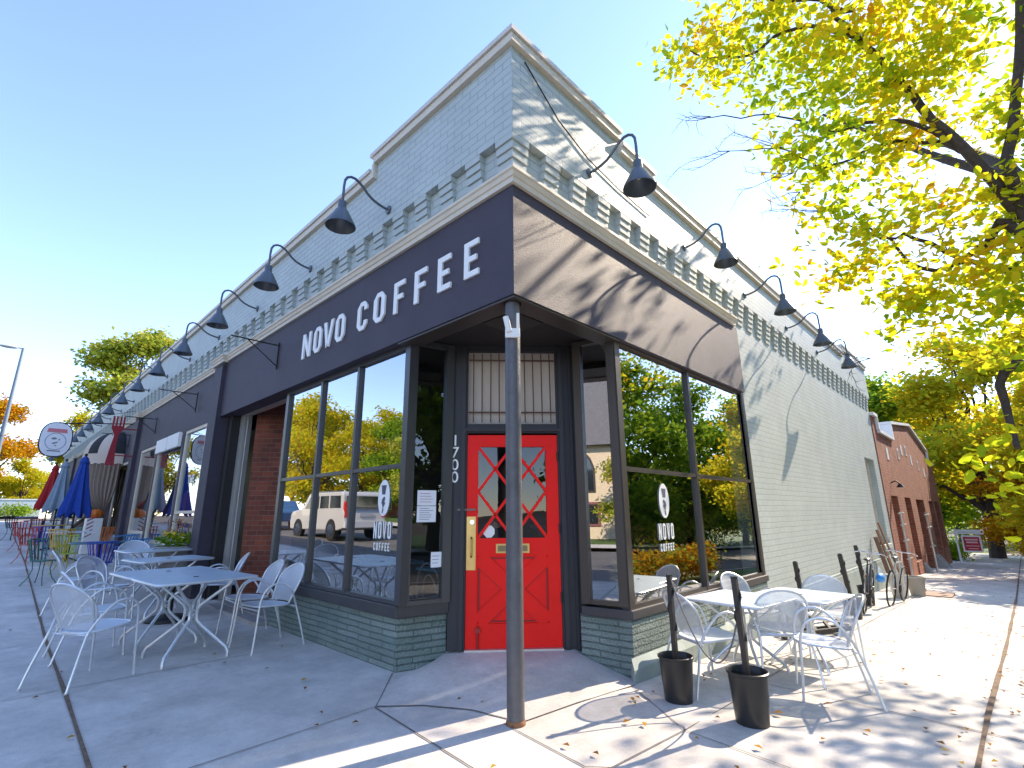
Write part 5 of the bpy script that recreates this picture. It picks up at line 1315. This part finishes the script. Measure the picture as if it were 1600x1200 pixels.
cl = [ # px, py, radius px, depth, weight
 (1060,75,38,6.1,.7),(1110,60,45,6.0,1.1),(1090,120,28,5.9,.5),(1150,100,45,5.9,1.2),(1180,40,60,5.8,1.8),(1140,20,45,6,1.2),(1230,100,60,5.7,2.0),(1210,150,30,5.8,.5),(1240,30,60,5.7,2.0),
 (1300,60,70,5.5,2.4),(1290,130,60,5.5,2.2),(1350,140,70,5.4,3),(1370,50,70,5.4,2.4),(1430,60,75,5.2,3),(1420,140,60,5.2,2.4),(1480,100,55,5.1,2),(1470,30,60,5.1,1.6),(1540,40,60,5.0,1.4),(1590,50,45,4.8,1.2),
 (1210,205,30,5.6,.6),(1240,240,45,5.5,1.2),(1300,220,55,5.4,1.6),(1280,280,42,5.4,1.1),(1330,265,45,5.3,1.2),(1270,330,18,5.4,.25),(1380,250,55,5.2,1.4),(1400,210,50,5.2,1.3),(1440,290,50,5.0,1.3),(1350,300,35,5.3,.5),
 (1310,350,34,5.4,.8),(1270,395,36,5.5,.7),(1300,430,30,5.4,.7),(1360,370,50,5.2,1.5),(1350,420,40,5.2,1.1),(1420,370,60,5.0,2),(1440,430,55,4.9,1.8),(1500,330,60,4.8,2),(1510,420,60,4.7,2.4),(1560,300,55,4.6,2),
 (1570,400,60,4.5,2.6),(1590,480,55,4.4,2.4),(1530,480,50,4.6,1.9),(1460,480,45,4.8,1.3),(1420,480,35,4.9,.8),(1500,540,35,4.7,.5),(1400,520,25,5.0,.3),(1580,560,40,4.2,1.4),(1600,200,40,4.6,1.2),(1560,180,40,4.8,.9),(1500,180,35,4.9,.7),
 (1590,690,26,3.6,.5),(1550,720,30,3.8,.5),(1580,770,34,3.6,.8),(1590,830,24,3.6,.4),
 (1660,300,90,4.5,4),(1700,500,90,4.3,4),(1660,100,90,4.8,3.5),(1400,-60,90,5.4,4),(1250,-50,80,5.8,3),(1550,-80,100,5.0,4),(1100,-40,50,6.2,1.0)]
bl = []
for px, py, r, d, w_ in cl:
    rr = r*d/FPX; bl.append((tuple(at(px, py, d)), (rr, rr, rr*.8), w_*(d/5)**2))
leaf_obj('crown', leaves(9200, bl, .094, rg, k=8), M['leaf_near'], T, 8)
bl = []  # the rest of the crown, over the road and the far pavement, which throws the dappled shade
for c, r, w_ in (((3.2,8.2,5.0),(1.3,1.3,.9),5),((4.8,6.5,6.5),(1.6,1.6,1.2),5),((3.9,9.0,6.2),(1.4,1.5,1.0),4),((1.4,6.4,8.6),(1.0,1.2,.7),1.0),((1.4,7.5,7.7),(.9,1.3,.7),2.0),((1.3,10.6,7.2),(.5,.9,.5),.6),((.9,5.2,7.7),(.8,.9,.5),.6),((5.5,4,6.5),(1.5,1.5,1.2),4),((3.3,6.4,6.9),(1.1,1.1,.8),2.2),((2.4,8.2,9.4),(1.2,1.0,.7),1.8),((4.2,3.0,7.4),(1.5,1.4,1),3)):
    bl.append((c, r, w_))
leaf_obj('crown', leaves(3700, bl, .115, rg, k=8), M['leaf_near'], T, 8)

# --- background trees, right
TA = make_tree('large yellow green tree behind the brick building, nearest the sidewalk', (1.2, 37, g(0,37)), 13, 5.0, M['leaf_yellow'], 3, .34, 15000, .38, 'trees beyond the brick building', .16, 30)
TB = make_tree('dark green tree right behind the stepped brick gable', (-3.6, 38, g(0,38)), 11.5, 4.0, M['leaf_green'], 5, .32, 13000, .3, 'trees beyond the brick building', .14, 26)
mtree(TA, (-5.5, 54, -1.7), 1.2, 1.1, 'tall green tree far back between the parapets', M['leaf_green'])
mtree(TA, (5.6, 27, -1.0), 2.0, .80, 'yellow tree on the road side of the long sidewalk', M['leaf_yellow'])
mtree(TB, (3.3, 33, -1.3), 3.0, .62, 'orange yellow tree at the right edge beyond the long sidewalk', M['leaf_orange'])
mtree(TA, (-1.5, 62, -1.7), 4.0, 1.15, 'pale yellow tree closing the view down the sidewalk', M['leaf_pale'])
mtree(TB, (3.7, 17.5, -.6), 1.0, .48, 'small yellow street tree shading the far part of the sidewalk', M['leaf_yellow'])
mtree(TA, (7.5, 50, -1.7), 2.6, 1.05, 'green tree farthest right down the side road', M['leaf_green'])
# bushes by the lawn
def bush(x, y, r, mat, label, cat='bush', seed=1, n=900, size=.10, zz=None):
    rg_ = np.random.default_rng(seed); t = thing('bush', label, cat, (x, y, g(x, y) if zz is None else zz))
    bl = [((rg_.normal()*r[0]*.4, rg_.normal()*r[1]*.4, r[2]*rg_.uniform(.3,.7)), (r[0]*.6, r[1]*.6, r[2]*.45), 1) for _ in range(7)]
    leaf_obj('foliage', leaves(n, bl, size, rg_), mat, t)
    mb = MB()
    for k in range(6): mb.tube([(0,0,-.05), (rg_.normal()*r[0]*.4, rg_.normal()*r[1]*.4, r[2]*.7)], [.02,.006], 5)
    mb.build('stems', M['bark'], t); return t
bush(-.2, 31, (1.0,1.2,.8), M['leaf_green'], 'low green bush around the yard sign post', seed=2, n=2600)
bush(-1.8, 31.5, (1.2,1.2,1.3), M['leaf_pale'], 'pale bush between the brick wall and the yard sign', seed=3, n=2600)
bush(2.7, 30.5, (.6,1.5,1.0), M['leaf_orange'], 'orange bush on the road side of the sidewalk', seed=4, n=2000)
bush(-1, 66, (7,3,6), M['leaf_green'], 'wide green wall of foliage closing the end of the sidewalk', seed=15, n=9000, size=.34)
bush(7, 68, (5,3,6), M['leaf_yellow'], 'wide yellow wall of foliage at the far end of the side road', seed=16, n=8000, size=.34)
bush(-3.6, 44, (2.5,1.5,2.5), M['leaf_green'], 'dark hedge behind the lawn', seed=5, n=4000, size=.16)
bush(2.9, 44, (2.0,1.5,2.2), M['leaf_yellow'], 'yellow shrub at the end of the sidewalk', seed=6, n=3000, size=.16)

# --- background trees, left
TC = make_tree('airy yellow green tree rising behind the far end of the shop roof', (-46, 4.5, 1.2), 14.8, 3.6, M['leaf_pale'], 21, .34, 12000, .28, 'trees beyond the cross street at left', .40, 40)
mtree(TA, (-60, -3.5, 1.2), .4, .78, 'orange tree behind the oval sign', M['leaf_orange'])
mtree(TB, (-58, -9.0, 1.2), 1.4, .85, 'green tree at the far left edge of the street', M['leaf_yellow'])
mtree(TB, (-68, 4, 1.2), 2.4, .95, 'yellow tree behind the orange one', M['leaf_yellow'])
mtree(TA, (-78, -7, 1.2), 3.4, .95, 'tall yellow green tree closing the left street', M['leaf_yellow'])
mtree(TB, (-52, -5.2, 1.2), 5.0, .36, 'small yellow bushy tree by the white wall', M['leaf_yellow'])
mtree(TB, (-54, -.5, .9), 3.3, .42, 'low golden tree right of the white wall', M['leaf_yellow'])
mtree(TB, (-56, 3.5, .9), 4.3, .50, 'low orange tree behind the far end of the shops', M['leaf_orange'])
for k, (x, y, mt) in enumerate(((-57,-7,'leaf_yellow'),(-58,-3.5,'leaf_green'),(-58,.5,'leaf_yellow'),(-57,4,'leaf_pale'))):
    bush(x, y, (2.2,2.2,3.2), M[mt], ('tall yellow hedge at the far left edge across the cross street','tall green hedge behind the white wall','tall yellow hedge right of the green one','pale hedge nearest the far shops')[k], seed=60+k, n=3500, size=.26)
mtree(TA, (-66, 12, 1.2), 1.9, .8, 'green tree above the roofline far behind the shops', M['leaf_green'])
bush(-49.5, -.8, (1.2,1.2,.9), M['leaf_green'], 'dark green bush in front of the white wall across the street', seed=8, n=1500, size=.14)
t = thing('garden_wall', 'low white wall on the lawn across the far cross street', 'wall', (-51, -1.8, 1.2)); MB().box(-.15,.15,-1.6,2.4,-.2,1.3).build('wall', flat('whitewash', (.5,.55,.6), .8), t); MB().box(-.19,.19,-1.65,2.45,1.3,1.38).build('wall_cap', M['white'], t)

# ================================================================== ACROSS THE LEFT STREET (seen in the window glass)
H1 = thing('brick_house', 'brick house with grey roof across the street, mirrored in the left windows', 'house', (-36, -26, .8))
def house(t, w_, d, h, rh, wallm, roofm, wins):
    MB().box(-w_/2, w_/2, -d/2, d/2, -.5, h).build('wall', wallm, t)
    mb = MB(); e = .4
    mb.add([(-w_/2-e,-d/2-e,h),(w_/2+e,-d/2-e,h),(w_/2+e,d/2+e,h),(-w_/2-e,d/2+e,h),(-w_/2-e,0,h+rh),(w_/2+e,0,h+rh)], [(0,1,5,4),(3,4,5,2),(0,4,3),(1,2,5),(0,3,2,1)]); mb.build('roof', roofm, t)
    for (x, z, ww, wh) in wins:
        f = MB().box(x-ww/2-.08, x+ww/2+.08, d/2, d/2+.05, z-.08, z+wh+.08).build('window', M['white'], t); MB().box(x-ww/2, x+ww/2, d/2+.051, d/2+.07, z, z+wh).build('pane', M['car_glass'], f)
    MB().box(w_*.2, w_*.2+.6, -.3, .3, h+rh*.3, h+rh+.9).build('chimney', M['brick_bldg'], t)
house(H1, 11, 8, 4.6, 2.8, M['brick_bldg'], M['slate'], [(-3.5,.9,1.2,1.4),(-1,.9,1.2,1.4),(3.2,.9,1.4,1.4),(-3.5,3.0,1,1.2),(1,3.0,1,1.2),(3.5,3.0,1,1.2)])
MB().box(-5.8,5.8,4.0,6.0,2.3,2.5).box(-5.6,-5.3,5.6,5.9,-.5,2.3).box(5.3,5.6,5.6,5.9,-.5,2.3).box(-.2,.1,5.6,5.9,-.5,2.3).build('porch', M['white'], H1)
H2 = thing('brick_house', 'second house with red walls across the street, half hidden by trees', 'house', (-22, -28, .3))
house(H2, 10, 8, 5.0, 3.0, basic('brown_brick_wall', (.20,.07,.045), .8, noise=.2), M['slate'], [(-3,.9,1.2,1.4),(0,.9,1.2,1.4),(3,.9,1.2,1.4),(-2,3.2,1,1.2),(2,3.2,1,1.2)])
CH = thing('church', 'cream church with steep slate roof and pointed windows, mirrored in the corner glass', 'church', (-7.5, -25.5, .1), 0)
MB().box(-7, 7, -5, 5, -.6, 4.7).build('wall', M['cream_wall'], CH)
MB().add([(-7.4,-5.5,4.6),(7.4,-5.5,4.6),(7.4,5.5,4.6),(-7.4,5.5,4.6),(-7.4,0,12.0),(7.4,0,12.0)], [(0,1,5,4),(3,4,5,2),(0,4,3),(1,2,5),(0,3,2,1)]).build('roof', M['slate'], CH)
for x in (-5,-2.4,.2,2.8,5.2):
    F = lambda u, v, w_, x=x: (x+u, 5+w_, v)
    f = MB().prism([(-.5,2.2),(.5,2.2),(.5,3.4),(.3,3.95),(0,4.3),(-.3,3.95),(-.5,3.4)], F, 0, .06).build('arched_window', M['trim_brown'], CH); MB().prism([(-.4,2.3),(.4,2.3),(.4,3.35),(.22,3.85),(0,4.12),(-.22,3.85),(-.4,3.35)], F, .061, .08).build('pane', M['car_glass'], f)
    f = MB().box(x-.7, x+.7, 5, 5.06, .5, 1.7).build('low_window', flat('maroon_frame', (.2,.07,.08)), CH); MB().box(x-.55, x+.55, 5.061, 5.08, .62, 1.58).build('pane', M['car_glass'], f)
for x in (-3.5, 2): MB().box(x-.6, x+.6, 2.6, 4.9, 5.2, 6.3).build('dormer', M['cream_wall'], CH)
gS = 'trees across the left street'
TD = make_tree('golden yellow tree across the street, leftmost in the mirrored row', (-42, -17.5, 1.2), 10.5, 4.2, M['leaf_yellow'], 31, .30, 12000, .26, gS, .12, 28)
for x, y, sc, mt, lb in ((-47.5,-20,1.0,'leaf_yellow','golden tree between the two leftmost in the mirrored row'),(-36.5,-19,.74,'leaf_yellow','golden tree second in the mirrored row'),(-32,-20,.74,'leaf_green','deep green tree in the mirrored row before the brick house'),(-27.5,-19,.76,'leaf_pale','low pale tree in the mirrored row'),
        (-18,-21,.82,'leaf_green','green tree in front of the second mirrored house'),(-1.5,-18,.5,'leaf_pale','small pale tree beside the church'),(-50,-19,1.0,'leaf_yellow','tall golden tree farthest up the mirrored row'),(-40,-23,.92,'leaf_yellow','golden tree standing behind the mirrored row'),(-31,-23,.9,'leaf_pale','pale tree standing behind the mirrored row'),(-26,-31,1.25,'leaf_green','dark tree behind the mirrored brick house'),(-16,-33,1.3,'leaf_pale','pale tree behind the second mirrored house')):
    mtree(TD, (x, y, g(x,0)), random.random()*6, sc, lb, M[mt])
for k in range(6): bush(-45+7.0*k, -15.9, (1.7,.8,1.0), M[('leaf_pale','leaf_green','leaf_yellow')[k % 3]], 'clipped bush along the far pavement, ' + ('pale leftmost','green second','yellow third','pale fourth','green fifth','yellow sixth')[k], seed=40+k, n=1100, size=.14)
# ---- cars
def car(label, cat, prof, win, W2, col, loc, rz, wheels, wr, name='parked_car'):
    t = thing(name, label, cat, loc, rz)
    F = lambda u, v, w_: (u, w_, v)
    b = MB().prism(prof, F, -W2, W2).build('body', col, t, bevel=.05)
    for s in (-1, 1):
        for w_ in win:
            MB().prism(w_, F, s*(W2+.003), s*(W2+.012)).build('side_window', M['car_glass'], t)
    for x in wheels:
        for s in (-1, 1):
            o = MB().tube([(x, s*(W2-.16), wr), (x, s*(W2+.015), wr)], wr, 26).build('wheel', M['tyre'], t); MB().tube([(x, s*(W2+.0), wr), (x, s*(W2+.03), wr)], wr*.62, 20).build('rim', M['chrome'], o)
            MB().lathe([(wr*1.0,0),(wr*1.14,0),(wr*1.14,.004)], n=28, F=lambda a, b_, c: (x+a, s*(W2+.006), wr+b_), cap=False).build('wheel_arch', M['blackm'], t)
    return t
su = [(-2.35,.42),(-2.42,.62),(-2.40,1.02),(-2.30,1.12),(-2.24,1.70),(-2.12,1.80),(.55,1.80),(.72,1.76),(1.28,1.18),(2.22,1.08),(2.36,.98),(2.42,.62),(2.36,.36),(1.95,.34),(-1.9,.34)]
sw = [[(-2.12,1.18),(-2.07,1.64),(-1.25,1.66),(-1.25,1.18)],[(-1.12,1.18),(-1.12,1.66),(-.38,1.66),(-.38,1.18)],[(-.26,1.18),(-.26,1.66),(.52,1.66),(.98,1.18)]]
SU = car('white boxy SUV parked across the left street, mirrored in the shop window', 'car', su, sw, .90, M['car_white'], (-18.25, -7.75, g(-18.2,0)-.13), pi, (1.52,-1.42), .36)
MB().box(-2.47,-2.36,-.82,.82,1.20,1.62).build('rear_window', M['car_glass'], SU)
for s in (-1,1): MB().box(-2.44,-2.28,s*.80-.08,s*.80+.08+.02*s,.82,1.40).build('tail_light', M['tail'], SU)
MB().box(-2.52,-2.36,-.88,.88,.45,.68).build('rear_bumper', flat('bumper_grey', (.55,.55,.55)), SU)
MB().box(-2.46,-2.42,-.28,.28,.85,.99).build('number_plate', flat('plate_grey', (.4,.42,.45)), SU)
MB().box(-1.9,.4,-.72,-.66,1.80,1.86).box(-1.9,.4,.66,.72,1.80,1.86).build('roof_rails', M['chrome'], SU)
cp_ = [(-2.1,.35),(-2.15,.8),(-1.9,.95),(-1.35,1.36),(.2,1.38),(.95,.92),(1.95,.78),(2.1,.6),(2.1,.32)]
cw = [[(-1.5,.95),(-1.15,1.28),(-.45,1.30),(-.45,.93)],[(-.35,.93),(-.35,1.30),(.15,1.30),(.72,.91)]]
car('blue hatchback parked up the left street beyond the white SUV', 'car', cp_, cw, .82, M['car_blue'], (-25.5, -7.7, g(-25.5,0)-.13), pi, (1.3,-1.3), .31)
car('dark blue car parked at the side street kerb, mirrored in the right window', 'car', cp_, cw, .82, M['car_blue'], (5.6, 5.2, g(0,5.2)-.13), pi/2, (1.3,-1.3), .31)
# ---- side street, mirrored in the right window
rg3 = np.random.default_rng(77)
t = thing('flower_hedge', 'orange and green flowering hedge along the kerb, mirrored in the right window', 'hedge', (3.55, 8.6, g(0,8.6)))
hb = [((0, y, .35), (.35,.35,.38), 1) for y in np.arange(-2.6, 2.7, .35)]
leaf_obj('foliage', leaves(5200, hb, .09, rg3), M['leaf_orange'], t); leaf_obj('green_foliage', leaves(2600, hb, .09, rg3), M['leaf_pale'], t)
H3 = thing('brick_house', 'brown brick house across the side street', 'house', (25, 26, -1), radians(90)); house(H3, 12, 8, 5, 3, M['brick_bldg'], M['slate'], [(-4,.9,1.3,1.5),(-1,.9,1.3,1.5),(3,.9,1.3,1.5)])
H4 = thing('brick_house', 'dark house farther along the side street', 'house', (25, 44, -1.6), radians(90)); house(H4, 12, 8, 5, 3, basic('dark_brick_wall', (.10,.05,.04), .8), M['slate'], [(-4,.9,1.3,1.5),(0,.9,1.3,1.5),(3,.9,1.3,1.5)])
for k, (x, y, mt) in enumerate(((15.8,22,'leaf_green'),(16,28,'leaf_green'),(15.8,34,'leaf_pale'),(16.2,41,'leaf_green'),(15.8,49,'leaf_yellow'),(16,58,'leaf_green'))):
    bush(x, y, (2.6,3.2,4.2), M[mt], ('tall dark hedge across the side street, nearest the corner','second tall dark hedge across the side street','pale tall hedge across the side street','dark tall hedge before the brown brick house','golden tall hedge across the side street','green tall hedge before the dark house')[k], seed=80+k, n=4200, size=.26)
for x, y, sc, mt, lb in ((13.6,-3.5,1.0,'leaf_green','green tree on the corner across the side street'),(13.4,2.5,1.1,'leaf_green','leafy tree second from the corner across the side street'),(14.2,8,1.1,'leaf_green','green tree across the side street opposite the flower hedge'),(14.8,17,1.1,'leaf_green','dark tree across the side street'),(15.0,25,1.1,'leaf_green','leafy green tree across the side street before the brown house'),(14.6,44,1.2,'leaf_green','green tree across the side street before the dark house'),(15.5,56,1.3,'leaf_yellow','golden tree far across the side street'),(14.8,34,1.15,'leaf_green','green tree far along the side street')):
    mtree(TD, (x, y, g(0,y)), random.random()*6, sc, lb, M[mt])

# ================================================================== FALLEN LEAVES
rg4 = np.random.default_rng(5); V = []
def litter(n, x0, x1, y0, y1, s0=.03, s1=.06):
    for _ in range(n):
        x, y = rg4.uniform(x0, x1), rg4.uniform(y0, y1); a = rg4.uniform(0, 2*pi); s = rg4.uniform(s0, s1); z = g(x, y)+.012
        d = np.array([cos(a), sin(a), 0]); e = np.array([-sin(a), cos(a), 0]); p = np.array([x, y, z])
        V.extend([p-d*s*.5, p+e*s*.3+[0,0,.012], p+d*s*.5+[0,0,.005], p-e*s*.3+[0,0,.009]])
litter(26, -6, 0, -3.5, 0); litter(170, .2, 2.9, -1, 9); litter(160, .3, 2.9, 9, 28); litter(60, 1.9, 2.3, .5, 8, .02, .045); litter(200, 2.9, 4.2, 2.5, 20); litter(8, -.9, -.1, .0, 1.4, .015, .03)
for (x, y, s) in ((1.02,1.40,.07),(-.98,-.80,.05),(-2.45,-.55,.045),(-2.9,-.75,.06),(1.2,1.86,.06)):
    p = np.array([x, y, g(x,y)+.014]); V.extend([p+[-s*.5,0,0], p+[0,s*.35,.014], p+[s*.5,.01,.01], p+[0,-s*.35,.012]])
o = leaf_obj('fallen_leaves', np.array(V), M['leaf_litter'], None); o['kind'] = 'stuff'; o['label'] = 'scattered brown and orange fallen leaves on the pavement'; o['category'] = 'fallen leaves'
for mt in bpy.data.materials:
    try: mt.cycles.emission_sampling = 'NONE'
    except Exception: pass
